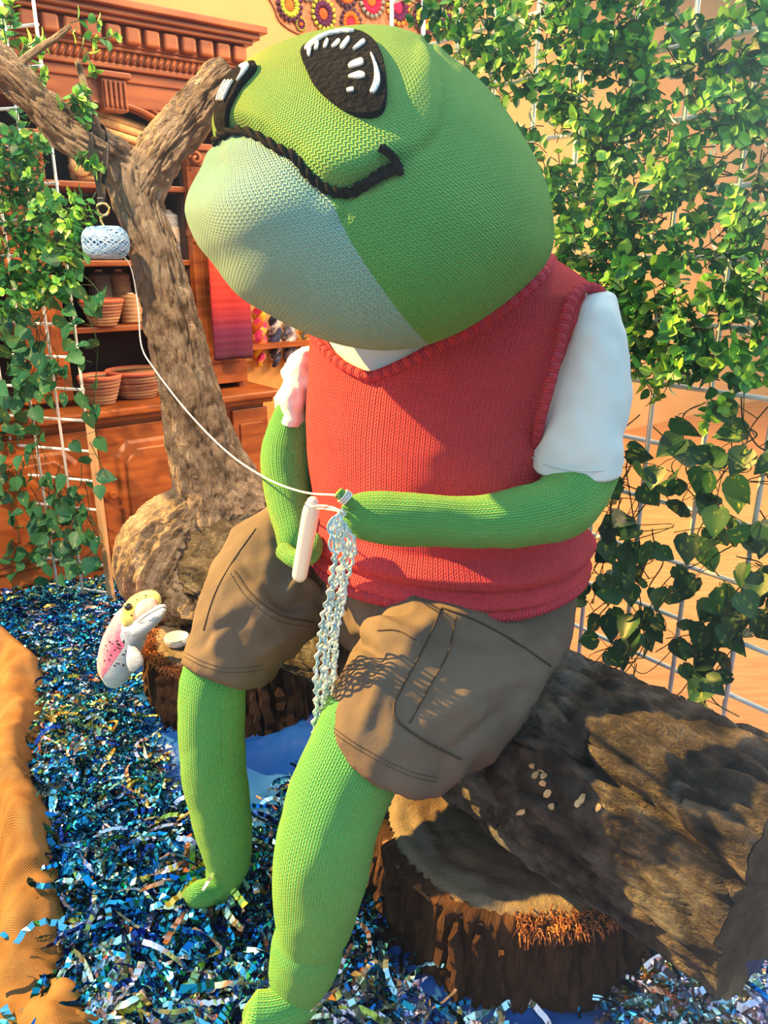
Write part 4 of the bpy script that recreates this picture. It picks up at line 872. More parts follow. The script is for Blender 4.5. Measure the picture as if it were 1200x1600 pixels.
# ------------------------------------------------------------------ stumps
def stump(c, r, h, seed, label, nstrip, fib):
    c = Vector(c); t = thing('stump', c, label, 'stump', None); rnd = random.Random(seed)
    def prof(a): return r * (1 + 0.05 * mnoise.noise(Vector((math.cos(a) * 1.4, math.sin(a) * 1.4, seed))))
    N_, K = 150, 26; V = []
    for k in range(K):
        for j in range(N_):
            a = 2 * math.pi * j / N_; q = k / (K - 1); R = prof(a) * (1 - q ** 1.0 * 0.985)
            z = h + 0.006 * fbm(Vector((math.cos(a) * R * 30, math.sin(a) * R * 30, seed)), 3) + 0.0022 * math.sin(R * 420 + 2 * fbm(Vector((math.cos(a) * 2, math.sin(a) * 2, R * 8)), 2)) - 0.025 * max(0, 1 - q * 9)
            ck = abs((a - 5.35 + 0.12 * math.sin(R * 30) + math.pi) % (2 * math.pi) - math.pi) * R
            z -= 0.014 * math.exp(-(ck / 0.004) ** 2)
            V.append(c + Vector((R * math.cos(a), R * math.sin(a), z)))
    mk('sawn_top', V, grid_faces(N_, K, True), M_STUMPT, t, [(v.x, v.y) for v in V])
    V = []; K = 30; NB = 300
    for k in range(K):
        for j in range(NB):
            a = 2 * math.pi * j / NB; q = k / (K - 1); R = prof(a)
            rid = abs(mnoise.noise(Vector((math.cos(a) * 13, math.sin(a) * 13, q * 1.0 + seed)))) ; R += 0.018 * (0.5 - rid * 1.6) + 0.008 * fbm(Vector((math.cos(a) * 30, math.sin(a) * 30, q * 4)), 3) + 0.02 * (1 - q) ** 2
            if k == K - 1: R -= 0.02
            V.append(c + Vector((R * math.cos(a), R * math.sin(a), q * (h - 0.005))))
    mk('bark', V, grid_faces(NB, K, True), M_STUMPB, t, [(2 * math.pi * r * (q % NB) / NB, (q // NB) / K * h) for q in range(NB * K)])
    protos = []
    for v in range(12):                       # bark strips, shared meshes
        W = rnd.uniform(0.014, 0.046); H = h * rnd.uniform(0.6, 1.02); n_ = 9; VV = []
        for i in range(n_):
            q = i / (n_ - 1); w = W * (0.75 + 0.35 * rnd.random()) * (0.55 if i in (0, n_ - 1) else 1); off = rnd.uniform(-0.006, 0.006); th_ = rnd.uniform(0.002, 0.020)
            VV += [(-w / 2 + off, -0.012, q * H), (-w * 0.22 + off, th_, q * H), (w * 0.25 + off, th_ * rnd.uniform(0.7, 1), q * H), (w / 2 + off, -0.012, q * H)]
        F = [(i * 4 + j, i * 4 + j + 1, i * 4 + j + 5, i * 4 + j + 4) for i in range(n_ - 1) for j in range(3)] + [(0, 1, 2, 3), (n_ * 4 - 1, n_ * 4 - 2, n_ * 4 - 3, n_ * 4 - 4)]
        me = bpy.data.meshes.new('bark_strip'); me.from_pydata(VV, [], F); me.materials.append(M_STUMPB); ul = me.uv_layers.new(name='UVMap')
        for lp in me.loops: ul.data[lp.index].uv = (VV[lp.vertex_index][0] + v, VV[lp.vertex_index][2])
        protos.append(me)
    for k in range(nstrip):
        a = 2 * math.pi * (k + rnd.uniform(-0.25, 0.25)) / nstrip; R = prof(a) + rnd.uniform(-0.004, 0.018)
        o = bpy.data.objects.new('bark_strip', rnd.choice(protos)); COL.objects.link(o); o.parent = t
        o.location = (R * math.cos(a), R * math.sin(a), rnd.uniform(0, 0.012)); o.rotation_euler = (rnd.uniform(-0.05, 0.10), rnd.uniform(-0.10, 0.10), a - math.pi / 2 + rnd.uniform(-0.2, 0.2))
    b = MB()                                 # loose fibres at the rim
    for k in range(fib[2]):
        a = rnd.uniform(fib[0], fib[1]); R = prof(a) + rnd.uniform(-0.035, 0.012); p = c + Vector((R * math.cos(a), R * math.sin(a), h - 0.012 + rnd.uniform(-0.01, 0.012)))
        d = Vector((math.cos(a) * rnd.uniform(-.2, 1), math.sin(a) * rnd.uniform(-.2, 1), rnd.uniform(-0.9, 0.7))) + Vector((rnd.uniform(-.6, .6), rnd.uniform(-.6, .6), 0)); L = rnd.uniform(0.006, 0.022)
        b.add(*tube([p, p + d.normalized() * L * 0.5 + Vector((0, 0, 0.003)), p + d.normalized() * L - Vector((0, 0, 0.006))], [0.0014, 0.0012, 0.0005], 3, cap=False))
    o = b.build('bark_fibres', M_FIBRE, t); tag(o, kind='stuff')
    return t
stump((0.262, 1.275, 0.0), 0.275, 0.235, 3, 'big fibrous stump in front carrying the near half of the log', 72, (math.radians(262), math.radians(308), 650))
stump((-0.43, 2.07, 0.0), 0.275, 0.24, 8, 'red brown stump under the far end of the log behind the legs', 66, (math.radians(150), math.radians(280), 1300))

# ------------------------------------------------------------------ standing branch (tree)
TR = at(330, 800, 2.2)
tree = thing('forked_branch', Vector((TR.x, TR.y, 0.3)), 'thick forked tan branch rising from the far end of the log', 'branch')
def barktube(name, pts, seg=140, n=240, amp=0.010, sx=26, sl=9, extra=None, par=tree, m=None):
    C = spline([at(*p[:3]) for p in pts], n); R = [r[0] for r in spline([(p[3] * mpp(at(*p[:3])), 0, 0) for p in pts], n)]
    L = 0; Ls = []
    for i in range(n):
        if i: L += np.linalg.norm(C[i] - C[i - 1])
        Ls.append(L)
    def disp(i, j, p):
        a = 2 * math.pi * j / seg; q = Vector((math.cos(a) * R[i] * sx * 1.6, math.sin(a) * R[i] * sx * 1.6, Ls[i] * sl)); q += Vector((fbm(q * 0.4, 2), fbm(q * 0.4 + Vector((5, 0, 0)), 2), 0)) * 0.6
        r = amp * ((min(cell(q), 0.3) / 0.3) ** 0.6 - 0.6) - amp * max(0, 0.5 - 3 * abs(mnoise.noise(Vector((q.x * 1.7, q.y * 1.7, q.z))))) + amp * 0.7 * fbm(q * 1.3, 4) + R[i] * 0.10 * mnoise.noise(Vector((math.cos(a), math.sin(a), Ls[i] * 5)))
        return r + (extra(Ls[i], a, p) if extra else 0)
    V, F, U = tube(C, R, seg, True, disp=disp); U = [(u[0] * 2 * math.pi * sum(R) / n, u[1]) for u in U]; return mk(name, V, F, m or M_TREE, par, U)
barktube('trunk', [(372, 910, 2.20, 128), (364, 865, 2.20, 118), (355, 825, 2.20, 98), (343, 785, 2.20, 77), (325, 725, 2.19, 57), (305, 650, 2.18, 47), (287, 570, 2.17, 43), (268, 500, 2.16, 41), (250, 430, 2.15, 38), (234, 370, 2.15, 36), (218, 320, 2.15, 37), (208, 275, 2.15, 38), (205, 245, 2.15, 30)], n=260)
def knob(l, a, p): return 0
barktube('root_flare', [(345, 760, 2.18, 30), (318, 800, 2.17, 62), (290, 842, 2.18, 84), (280, 880, 2.20, 92), (300, 930, 2.22, 80)], n=110, amp=0.012)
barktube('limb', [(222, 310, 2.15, 30), (236, 268, 2.15, 35), (262, 225, 2.14, 33), (292, 188, 2.13, 32), (320, 155, 2.12, 31), (345, 125, 2.11, 28), (362, 108, 2.11, 22)], n=110)
barktube('limb', [(214, 300, 2.15, 32), (188, 262, 2.13, 34), (150, 232, 2.08, 32), (108, 205, 2.04, 30), (64, 166, 2.00, 28), (20, 118, 1.96, 28), (-30, 70, 1.92, 28), (-90, 20, 1.88, 28)], n=150)
barktube('twig', [(168, 250, 2.07, 6), (155, 210, 2.05, 6.5), (140, 160, 2.04, 6), (124, 105, 2.03, 5), (121, 96, 2.03, 4)], seg=16, n=50, amp=0.001)
barktube('twig', [(30, 100, 1.96, 7), (55, 80, 1.96, 6), (85, 60, 1.96, 5), (110, 40, 1.96, 3)], seg=14, n=30, amp=0.001)

# ------------------------------------------------------------------ hanging yarn ball
M_LEATH = mat('black leather', (0.010, 0.011, 0.014), rough=0.45, spec=0.4)
M_BRASS = mat('polished brass', (0.75, 0.55, 0.22), rough=0.25, metal=1.0)
st = thing('leather_strap', at(158, 330, 2.02), 'black leather strap looped over the twig with a brass clasp', 'strap')
def ribbon(P, w, th_, side):
    V = []; F = []; side = Vector(side)
    for i, p in enumerate(P):
        t = (Vector(P[min(i + 1, len(P) - 1)]) - Vector(P[max(i - 1, 0)])).normalized(); s = (side - t * side.dot(t)).normalized(); nn = t.cross(s)
        for a, b_ in ((-1, -1), (1, -1), (1, 1), (-1, 1)): V.append(Vector(p) + s * (w / 2 * a) + nn * (th_ / 2 * b_))
    for i in range(len(P) - 1):
        for j in range(4): F.append((i * 4 + j, i * 4 + (j + 1) % 4, i * 4 + 4 + (j + 1) % 4, i * 4 + 4 + j))
    F += [(3, 2, 1, 0), tuple(len(V) - 4 + j for j in range(4))]
    return V, F
P = spline([at(158, 312, 2.02), at(150, 268, 2.02), at(141, 222, 2.02), at(142, 200, 2.03), at(150, 193, 2.045), at(160, 200, 2.06), at(165, 222, 2.05), at(164, 262, 2.03), at(160, 312, 2.02)], 60)
V, F = ribbon(P, 0.016, 0.003, (1, -0.4, 0.1)); bevel(mk('loop', V, F, M_LEATH, st), 0.001)
V, F = box(at(158, 314, 2.018), (0.018, 0.008, 0.016)); bevel(mk('loop_end', V, F, M_LEATH, st), 0.002)
def ring(c, r, rad, ax1, ax2): return tube([c + Vector(ax1) * (r * math.cos(t)) + Vector(ax2) * (r * math.sin(t)) for t in np.linspace(0, 2 * math.pi, 30)], rad, 8, cap=False)
b = MB(); b.add(*ring(at(161, 327, 2.015), 0.0135, 0.003, (1, 0.2, 0), (0, 0, 1))); b.build('clasp_ring', M_BRASS, st)
b = MB(); b.add(*tube(spline([at(161, 335, 2.015), at(157, 343, 2.012), at(161, 352, 2.012), at(163, 362, 2.012)], 16), [0.003] * 16, 8)); b.build('clasp_hook', M_BRASS, st)
YB = at(165, 379, 2.012)
yb = thing('yarn_ball', YB, 'sky blue wound yarn ball hanging from the leather strap', 'yarn')
rb, hb = 0.0555, 0.043
V, F = lathe(YB, [(0.006, -hb * 0.9), (rb * 0.55, -hb * 0.82), (rb * 0.85, -hb * 0.5), (rb * 0.92, 0), (rb * 0.85, hb * 0.5), (rb * 0.55, hb * 0.82), (0.006, hb * 0.9)], 40); mk('core', V, F, M_YARNBALL, yb)
b = MB(); rnd = random.Random(4)
for k in range(60):
    a0 = k / 60 * 2 * math.pi * 3.0; tl = 0.62 + 0.22 * math.sin(k * 0.7); P = []
    ax = Vector((math.cos(a0), math.sin(a0), 0)); e1 = ax.cross(Vector((0, 0, 1))).normalized(); e2 = (Vector((0, 0, 1)) * math.sin(tl) + ax * math.cos(tl))
    for t in np.linspace(0, 2 * math.pi, 34):
        d = e1 * math.cos(t) + e2 * math.sin(t); k_ = 1 / ((abs(Vector((d.x, d.y)).length) / rb) ** 2.4 + (abs(d.z) / hb) ** 2.4) ** (1 / 2.4); P.append(YB + d * (k_ * (1.0 + 0.006 * rnd.random())))
    b.add(*tube(P, 0.0016, 5, cap=False), m=(k // 3) % 2)
b.build('wound_strands', [M_YARNBALL, M_YARNBW], yb)
# thread from ball, round the trunk, to the frog's thumb
th_ = tag(mk('yarn_thread', *tube(spline([at(188, 395, 2.03), at(205, 420, 2.05), at(216, 480, 2.055), at(221, 540, 2.05), at(240, 575, 2.01), at(290, 640, 1.85), at(350, 702, 1.6), at(410, 744, 1.35), at(470, 768, 1.14), at(530, 774, 1.022)], 120), 0.0017, 6)[:2], M_YARNW), 'thin white yarn thread running from the hanging ball to the hand', 'thread')

# ------------------------------------------------------------------ hook and crochet work
H0, H1 = at(490, 778, 1.225), at(467, 905, 1.255); hk = thing('crochet_hook', H1, 'fat white plastic crochet hook held in the lowered mitten hand', 'crochet hook')
Pn = spline([H0, H0.lerp(H1, 0.08), H0.lerp(H1, 0.2), H0.lerp(H1, 0.4), H0.lerp(H1, 0.6), H0.lerp(H1, 1)], 60)
def hr(q): return 0.0142 * ((0.42 + 0.40 * (q / 0.16) ** 0.6 if q < 0.16 else 0.82 + 0.22 * math.sin(min(1, (q - 0.16) / 0.25) * math.pi / 2)) - 0.16 * max(0, q - 0.5) - 0.10 * math.exp(-((q - 0.13) / 0.02) ** 2))
mk('shaft', *tube(Pn, [0.001] + [hr(i / 59) for i in range(1, 58)] + [0.0128, 0.010], 24)[:2], M_PLAST, hk)
V, F = lathe(H0.lerp(H1, 0.16) , [(0.0128, -0.001), (0.0134, 0.0), (0.0128, 0.0014)], 20); mk('throat_ring', V, F, M_PLAST, hk)
cw = thing('crochet_work', at(520, 1000, 1.07), 'strip of pale blue open crochet hanging from the hand onto the shorts', 'crochet')
cpath = [(536, 800, 1.04), (528, 812, 1.02), (530, 836, 1.015), (537, 858, 1.02), (530, 900, 1.03), (522, 950, 1.045), (514, 1000, 1.055), (510, 1050, 1.06), (504, 1100, 1.065), (497, 1146, 1.07)]
n_ = 260; CPt = [Vector(p) for p in spline([at(*p) for p in cpath], n_)]; WPX = np.interp(np.linspace(0, 1, n_), [0, 0.08, 0.14, 0.25, 0.4, 0.6, 0.8, 0.93, 1], [3, 3, 18, 22, 27, 28, 26, 22, 12])
rnd = random.Random(11)
T, N, B = frames(CPt, (0, -1, 0))
n2 = 620; CP2 = [Vector(p) for p in spline(CPt, n2)]; W2 = np.interp(np.linspace(0, 1, n2), np.linspace(0, 1, n_), WPX); T2, N2, B2 = frames(CP2, (0, -1, 0)); S2 = [0.0]
for i in range(1, n2): S2.append(S2[-1] + (CP2[i] - CP2[i - 1]).length)
M_CY = [M_YARNB, mat('white cotton yarn', (0.66, 0.76, 0.78), (0.86, 0.90, 0.88), 40, 0.85), mat('dusty blue cotton yarn', (0.26, 0.48, 0.58), (0.50, 0.68, 0.74), 30, 0.85)]
ncol = 6
for s_ in range(ncol):
    x0 = (s_ - (ncol - 1) / 2) / ((ncol - 1) / 2) * 0.80; per = rnd.uniform(0.017, 0.023); ph_ = rnd.uniform(0, 6); st0 = 0 if s_ in (1, 3) else int(n2 * rnd.uniform(0.07, 0.13)); en = n2 - int(rnd.uniform(0, 30))
    for k in range(2):
        P = []
        for i in range(st0, en):
            f = S2[i] / per * 2 * math.pi / 2 + ph_ + k * math.pi; w = W2[i] * 0.00098; sway = 0.0022 * math.sin(S2[i] * 55 + s_ * 2.1)
            P.append(CP2[i] + B2[i] * (w * x0 + sway + 0.0036 * math.sin(f)) + N2[i] * (0.0022 * math.sin(2 * f + k) + 0.0025 * math.sin(s_ * 2.4 + S2[i] * 20)))
        b = MB(); b.add(*tube(P, 0.0019, 6)); b.build('chain_strand', M_CY[(s_ + k) % 3], cw)
b = MB()
for i in range(70, n2 - 20, 17):        # cross links between the chains
    w = W2[i] * 0.00098; x0 = rnd.uniform(-0.8, 0.3); dx = rnd.uniform(0.35, 0.6); i2 = min(n2 - 1, i + rnd.randint(8, 22))
    b.add(*tube(spline([CP2[i] + B2[i] * (w * x0) + N2[i] * 0.004, CP2[(i + i2) // 2] + B2[i] * (w * (x0 + dx / 2)) + N2[i] * 0.008, CP2[i2] + B2[i2] * (w * (x0 + dx)) + N2[i2] * 0.004], 10), 0.0017, 5))
b.build('cross_links', M_CY[1], cw)
b = MB(); b.add(*tube(spline([at(536, 800, 1.03), at(515, 796, 1.08), at(494, 794, 1.205), at(484, 793, 1.215)], 24), 0.0016, 6)); b.add(*tube(spline([at(484, 793, 1.235), at(500, 790, 1.16), at(520, 793, 1.06), at(538, 802, 1.03)], 24), 0.0016, 6)); b.build('working_loop', M_YARNW, cw)
# ------------------------------------------------------------------ trellises
def trellis(name, p0, d, us, zs, r, label, u_lim, z_lim, batten=None):
    t = thing(name, Vector(p0) + Vector((0, 0, z_lim[0])), label, 'trellis', 'white wire grid panels')
    p0 = Vector(p0); d = Vector(d); nn = Vector((-d.y, d.x, 0))
    for u in us: mk('wire', *tube([p0 + d * u + Vector((0, 0, z_lim[0])), p0 + d * u + Vector((0, 0, z_lim[1]))], r, 8)[:2], M_WIRE, t)
    for z in zs: mk('wire', *tube([p0 + d * u_lim[0] + nn * (r * 1.6) + Vector((0, 0, z)), p0 + d * u_lim[1] + nn * (r * 1.6) + Vector((0, 0, z))], r, 8)[:2], M_WIRE, t)
    return t
TP = Vector((0.616, 1.75, 0)); TD = -A_DIR; TN = Vector((-0.785, -0.62, 0)).normalized()      # normal into the display
tr1 = trellis('wire_trellis', TP, TD, [0.137 * k for k in range(-7, 5)], [0.336 + 0.136 * k for k in range(-2, 14)], 0.0058, 'white wire grid panel standing on the right behind the frog', (-0.96, 0.55), (0.02, 2.15))
LP0 = at(163, 880, 2.60); LP0.z = 0; LD = Vector((0.956, -0.292, 0)).normalized(); LN = Vector((-0.292, -0.956, 0))
tr2 = trellis('wire_trellis', LP0, LD, [-0.112 * k for k in range(0, 8)], [0.10 + 0.108 * k for k in range(0, 22)], 0.0050, 'white wire grid panel on the left in front of the cabinet', (-0.80, 0.0), (0.02, 2.45))
V, F = box(LP0 + LD * 0.012 + Vector((0, 0, 0.38)), (0.022, 0.02, 0.76), Matrix((LD, -LN, (0, 0, 1))).transposed()); bevel(mk('batten', V, F, M_PINE, tr2), 0.002)

# ------------------------------------------------------------------ leaves
def leafmesh(kind):
    if kind == 'box': prof = [(0, 0.05), (0.15, 0.52), (0.42, 0.80), (0.7, 0.66), (0.9, 0.30), (1.0, 0.02)]
    else: prof = [(-0.10, 0.30), (0.05, 0.78), (0.28, 0.98), (0.55, 0.76), (0.8, 0.36), (1.0, 0.02)]
    V = []; U = []
    for y, w in prof:
        dz = -0.16 * y * y
        V += [(-w / 2, y + (0 if kind == 'box' else 0), dz + 0.13 * w), (-w / 4, y, dz + 0.03), (0, y + (0.10 if kind != 'box' and y < 0 else 0), dz - 0.02), (w / 4, y, dz + 0.03), (w / 2, y, dz + 0.13 * w)]
        U += [(-w, y), (-w / 2, y), (0, y), (w / 2, y), (w, y)]
    F = [(i * 5 + j, i * 5 + j + 1, i * 5 + j + 6, i * 5 + j + 5) for i in range(len(prof) - 1) for j in range(4)]
    return np.array(V), F, np.array(U)
LEAF = {k: leafmesh(k) for k in ('box', 'heart')}
def leafdata(kind, m, nm='leaf'):
    V, F, U = LEAF[kind]; me = bpy.data.meshes.new(nm); me.from_pydata(V.tolist(), [], F); me.materials.append(m)
    l_ = me.uv_layers.new(name='UVMap')
    for lp in me.loops: l_.data[lp.index].uv = U[lp.vertex_index]
    me.polygons.foreach_set('use_smooth', np.ones(len(F), dtype=bool)); return me
class Foliage:
    def __init__(s, name, loc, label, cat, kind, mats, indiv=300):
        s.t = thing(name, loc, label, cat); s.kind = kind; s.mats = mats; s.L = []; s.stems = MB(); s.indiv = indiv
    def leaf(s, p, d, nrm, size, mi): s.L.append((Vector(p), Vector(d).normalized(), Vector(nrm), size, mi))
    def stem(s, P, r): s.stems.add(*tube(P, r, 4, cap=False))
    def finish(s):
        def vis(l):
            x, y = topx(l[0] + l[1] * l[3] * 0.5); inf = -10 < x < 1210 and -10 < y < 1610
            return (0 if inf else 100) + (l[0] - CAM).length - 6.0 * l[3]
        s.L.sort(key=vis); off = worldloc(s.t); data = [leafdata(s.kind, m) for m in s.mats]
        def mtx(l):
            p, d, n, sz, mi = l; x = d.cross(n); x = x.normalized() if x.length > 1e-5 else d.orthogonal().normalized(); z = x.cross(d)
            M = Matrix((x * sz, d * sz, z * sz)).transposed().to_4x4(); M.translation = p - off; return M
        for l in s.L[:s.indiv]:
            o = bpy.data.objects.new('leaf', data[l[4]]); COL.objects.link(o); o.parent = s.t; o.matrix_local = mtx(l)
        rest = s.L[s.indiv:]
        if rest:
            BV, BF, BU = LEAF[s.kind]; nb = len(BV); V = []; F = []; U = []; MI = []
            for k, l in enumerate(rest):
                M = np.array(mtx(l)); V.append(BV @ M[:3, :3].T + M[:3, 3]); F += [tuple(i + k * nb for i in f) for f in BF]; U.append(BU); MI += [l[4]] * len(BF)
            o = mk('foliage', np.concatenate(V) + np.array(off), F, s.mats, s.t, np.concatenate(U), True, MI); tag(o, kind='stuff')
        if s.stems.V: o = s.stems.build('stems', M_STEM, s.t); tag(o, kind='stuff')
rnd = random.Random(21)
def rv(k=1.0): return Vector((rnd.gauss(0, k), rnd.gauss(0, k), rnd.gauss(0, k)))
def sprig(fo, p, d, L, size, tipn=4, bright=0.35):
    d = d.normalized(); n = max(3, int(L / (size * 0.62))); P = [p]; q = Vector(p); dd = Vector(d); roll = rnd.random() * 6
    for i in range(n):
        dd = (dd + rv(0.16) + Vector((0, 0, -0.03))).normalized(); q = q + dd * (L / n); P.append(Vector(q))
        e = dd.orthogonal().normalized(); e = Matrix.Rotation(roll + i * math.pi / 2, 3, dd) @ e
        for sg in (-1, 1):
            ld = (e * sg * 0.85 + dd * 0.55 + rv(0.12)); k = (0.75 + 0.4 * rnd.random()) * (1 - 0.35 * (i / n) ** 3)
            fo.leaf(q + e * sg * 0.003, ld, dd + rv(0.25), size * k, 1 if (i >= n - 1 or rnd.random() < bright * 0.4) and rnd.random() < bright + 0.35 else 0)
    for j in range(tipn):
        e = Matrix.Rotation(roll + j * 2 * math.pi / tipn, 3, dd) @ dd.orthogonal().normalized()
        fo.leaf(q, dd * 0.8 + e * 0.7, dd, size * rnd.uniform(0.45, 0.7), 1 if rnd.random() < bright + 0.35 else 0)
    fo.stem(P, 0.0013)
def scatter(fo, p0, d, n_, u0, u1, z0, z1, poly, count, size, L, out=0.6, up=0.25, dens=None, lift=(0.0, 0.04), bright=0.35, tries=40):
    c = 0; k = 0
    while c < count and k < count * tries:
        k += 1; u = rnd.uniform(u0, u1); z = rnd.uniform(z0, z1); p = Vector(p0) + Vector(d) * u + Vector((0, 0, z)); x, y = topx(p)
        if poly_sd([(x, y)], poly)[0] < 0: continue
        if dens and rnd.random() > dens(x, y): continue
        dd = Vector(n_) * out * rnd.uniform(0.2, 1.2) + Vector(d) * rnd.gauss(0, 0.6) + Vector((0, 0, rnd.gauss(up, 0.6)))
        sprig(fo, p + Vector(n_) * rnd.uniform(*lift), dd, L * rnd.uniform(0.6, 1.3), size * rnd.uniform(0.8, 1.2), bright=bright); c += 1
fo = Foliage('boxwood_garland', TP + Vector((0, 0, 0.9)), 'bushy artificial boxwood covering the upper part of the right grid', 'foliage', 'box', [M_BOX_OLD, M_BOX_NEW])
def dens_r(x, y):
    g = 1.0
    for cx, cy, r in ((1110, 60, 60), (1060, 225, 42), (880, 10, 30), (1120, 330, 45), (1000, 345, 22), (930, 120, 20), (1170, 110, 40), (1070, 470, 40), (1120, 420, 40)): g *= 1 - 0.93 * math.exp(-((x - cx) ** 2 + (y - cy) ** 2) / r ** 2)
    return g
scatter(fo, TP, TD, TN, -0.95, 0.6, 0.8, 2.15, [(700, -40), (1240, -40), (1240, 520), (1160, 600), (1090, 640), (1040, 570), (960, 570), (930, 440), (880, 430), (850, 300), (800, 190), (740, 130), (690, 40)], 285, 0.031, 0.13, dens=dens_r, bright=0.42)
scatter(fo, TP, TD, TN, -0.6, 0.6, 0.7, 1.4, [(900, 330), (1010, 300), (1060, 400), (1110, 520), (1080, 590), (980, 590), (930, 480)], 50, 0.034, 0.14, bright=0.3)
fo.finish()
def vine(fo, pts, r=0.0016, step=0.045, size=0.06, n_=None, down=0.7, spread=0.05):
    P = [Vector(p) for p in spline(pts, 60)]; fo.stem(P, r); acc = 0
    for i in range(1, 60):
        acc += (P[i] - P[i - 1]).length
        if acc > step:
            acc = 0; pet = rv(0.5) * spread + Vector(n_) * spread * rnd.uniform(0.2, 1.0) + Vector((0, 0, rnd.uniform(-0.3, 0.6))) * spread; q = P[i] + pet
            fo.stem([P[i], P[i] + pet * 0.6 + Vector((0, 0, 0.006)), q], 0.001)
            fo.leaf(q, Vector((0, 0, -down)) + rv(0.55) + Vector(n_) * 0.25, Vector(n_) + rv(0.35) + Vector((0, 0, 0.45)), size * rnd.uniform(0.7, 1.25), 0)
fo = Foliage('variegated_vine', TP + Vector((0, 0, 0.3)), 'trailing dark variegated vine on the lower part of the right grid', 'foliage', 'heart', [M_POTHOS])
def onR(px, py, off=0.02): return atplane(px, py, TP + TN * off, TN)
for k in range(26):
    x0 = rnd.uniform(905, 1230); y0 = rnd.uniform(560, 980); pts = [onR(x0, y0, rnd.uniform(0, 0.05))]
    for j in range(4): x0 += rnd.uniform(-50, 50); y0 += rnd.uniform(15, 60); pts.append(onR(x0, min(y0, 1120), rnd.uniform(-0.01, 0.06)))
    vine(fo, pts, n_=TN, size=0.058, step=0.05)
for k in range(12):
    x0 = rnd.uniform(900, 1000); y0 = rnd.uniform(700, 960); pts = [onR(x0, y0, 0.02)]
    for j in range(3): x0 += rnd.uniform(-40, 40); y0 += rnd.uniform(10, 50); pts.append(onR(max(x0, 880), min(y0, 1020), 0.02))
    vine(fo, pts, n_=TN, size=0.055, step=0.045)
for k in range(16):
    x0 = rnd.uniform(960, 1220); y0 = rnd.uniform(20, 520); pts = [onR(x0, y0, -0.03)]
    for j in range(3): x0 += rnd.uniform(-50, 50); y0 += rnd.uniform(-20, 50); pts.append(onR(x0, y0, -0.03))
    vine(fo, pts, n_=TN, size=0.062, step=0.06)
for k in range(16):
    x0 = rnd.uniform(900, 1200); y0 = rnd.uniform(650, 1080); fo.stem([Vector(p) for p in spline([onR(x0 + rnd.uniform(-60, 60), y0 + rnd.uniform(-60, 60), rnd.uniform(-0.02, 0.05)) for _ in range(4)], 24)], 0.0013)
fo.finish()
fo = Foliage('ivy_garland', LP0 + Vector((-0.3, 0, 0.5)), 'trailing ivy leaves climbing the left wire grid', 'foliage', 'heart', [M_IVY])
def onL(px, py, off=0.02): return atplane(px, py, LP0 + LN * off, LN)
for k in range(50):
    x0 = rnd.uniform(-20, 140); y0 = rnd.uniform(330, 840); pts = [onL(x0, y0, rnd.uniform(0, 0.05))]
    for j in range(4):
        x0 = min(150 if y0 > 480 else 130, x0 + rnd.uniform(-25, 25)); y0 += rnd.uniform(10, 45); pts.append(onL(x0, min(y0, 880), rnd.uniform(-0.01, 0.06)))
    vine(fo, pts, n_=LN, size=0.054, step=0.05, spread=0.045)
for pts in ([(120, 470), (140, 500), (152, 540), (150, 590), (146, 640)], [(140, 690), (155, 720), (168, 745), (180, 755)], [(130, 430), (150, 450), (160, 475), (150, 500)], [(140, 800), (152, 830), (150, 860), (160, 880)]): vine(fo, [onL(x, y, 0.04) for x, y in pts], n_=LN, size=0.055, step=0.045)
fo.finish()
fo = Foliage('boxwood_sprays', LP0 + Vector((-0.4, 0, 1.5)), 'loose boxwood sprays around the branch at the top left', 'foliage', 'box', [M_BOX_OLD, M_BOX_NEW])
scatter(fo, LP0, LD, LN, -0.8, 0.05, 1.0, 2.45, [(-20, 190), (60, 200), (110, 260), (128, 330), (130, 440), (90, 480), (-20, 470)], 85, 0.034, 0.14, lift=(0.0, 0.08), bright=0.4)
scatter(fo, LP0 + LN * 0.35, LD, LN, -0.9, 0.25, 1.3, 2.45, [(60, -20), (130, -20), (150, 30), (175, 70), (140, 80), (100, 60), (60, 80), (20, 100), (-10, 60), (-10, 0), (40, 40)], 34, 0.029, 0.11, lift=(0.0, 0.08), bright=0.5)
for pts in ([(25, 120), (40, 75), (60, 60)], [(100, 40), (140, 60), (180, 72)], [(110, 170), (125, 150), (130, 140)], [(110, 180), (128, 175), (138, 168)], [(110, 240), (130, 255), (150, 262)], [(140, 310), (120, 320), (100, 345)], [(150, 300), (140, 330), (115, 350)], [(140, 355), (120, 370), (105, 395)]):
    P = [at(x, y, 2.0) for x, y in pts]
    for a, b_ in zip(P[:-1], P[1:]): sprig(fo, a, b_ - a, (b_ - a).length * 1.1, 0.027, bright=0.4); sprig(fo, a + rv(0.01), (b_ - a) + rv(0.03), (b_ - a).length, 0.027, bright=0.4)
fo.finish()
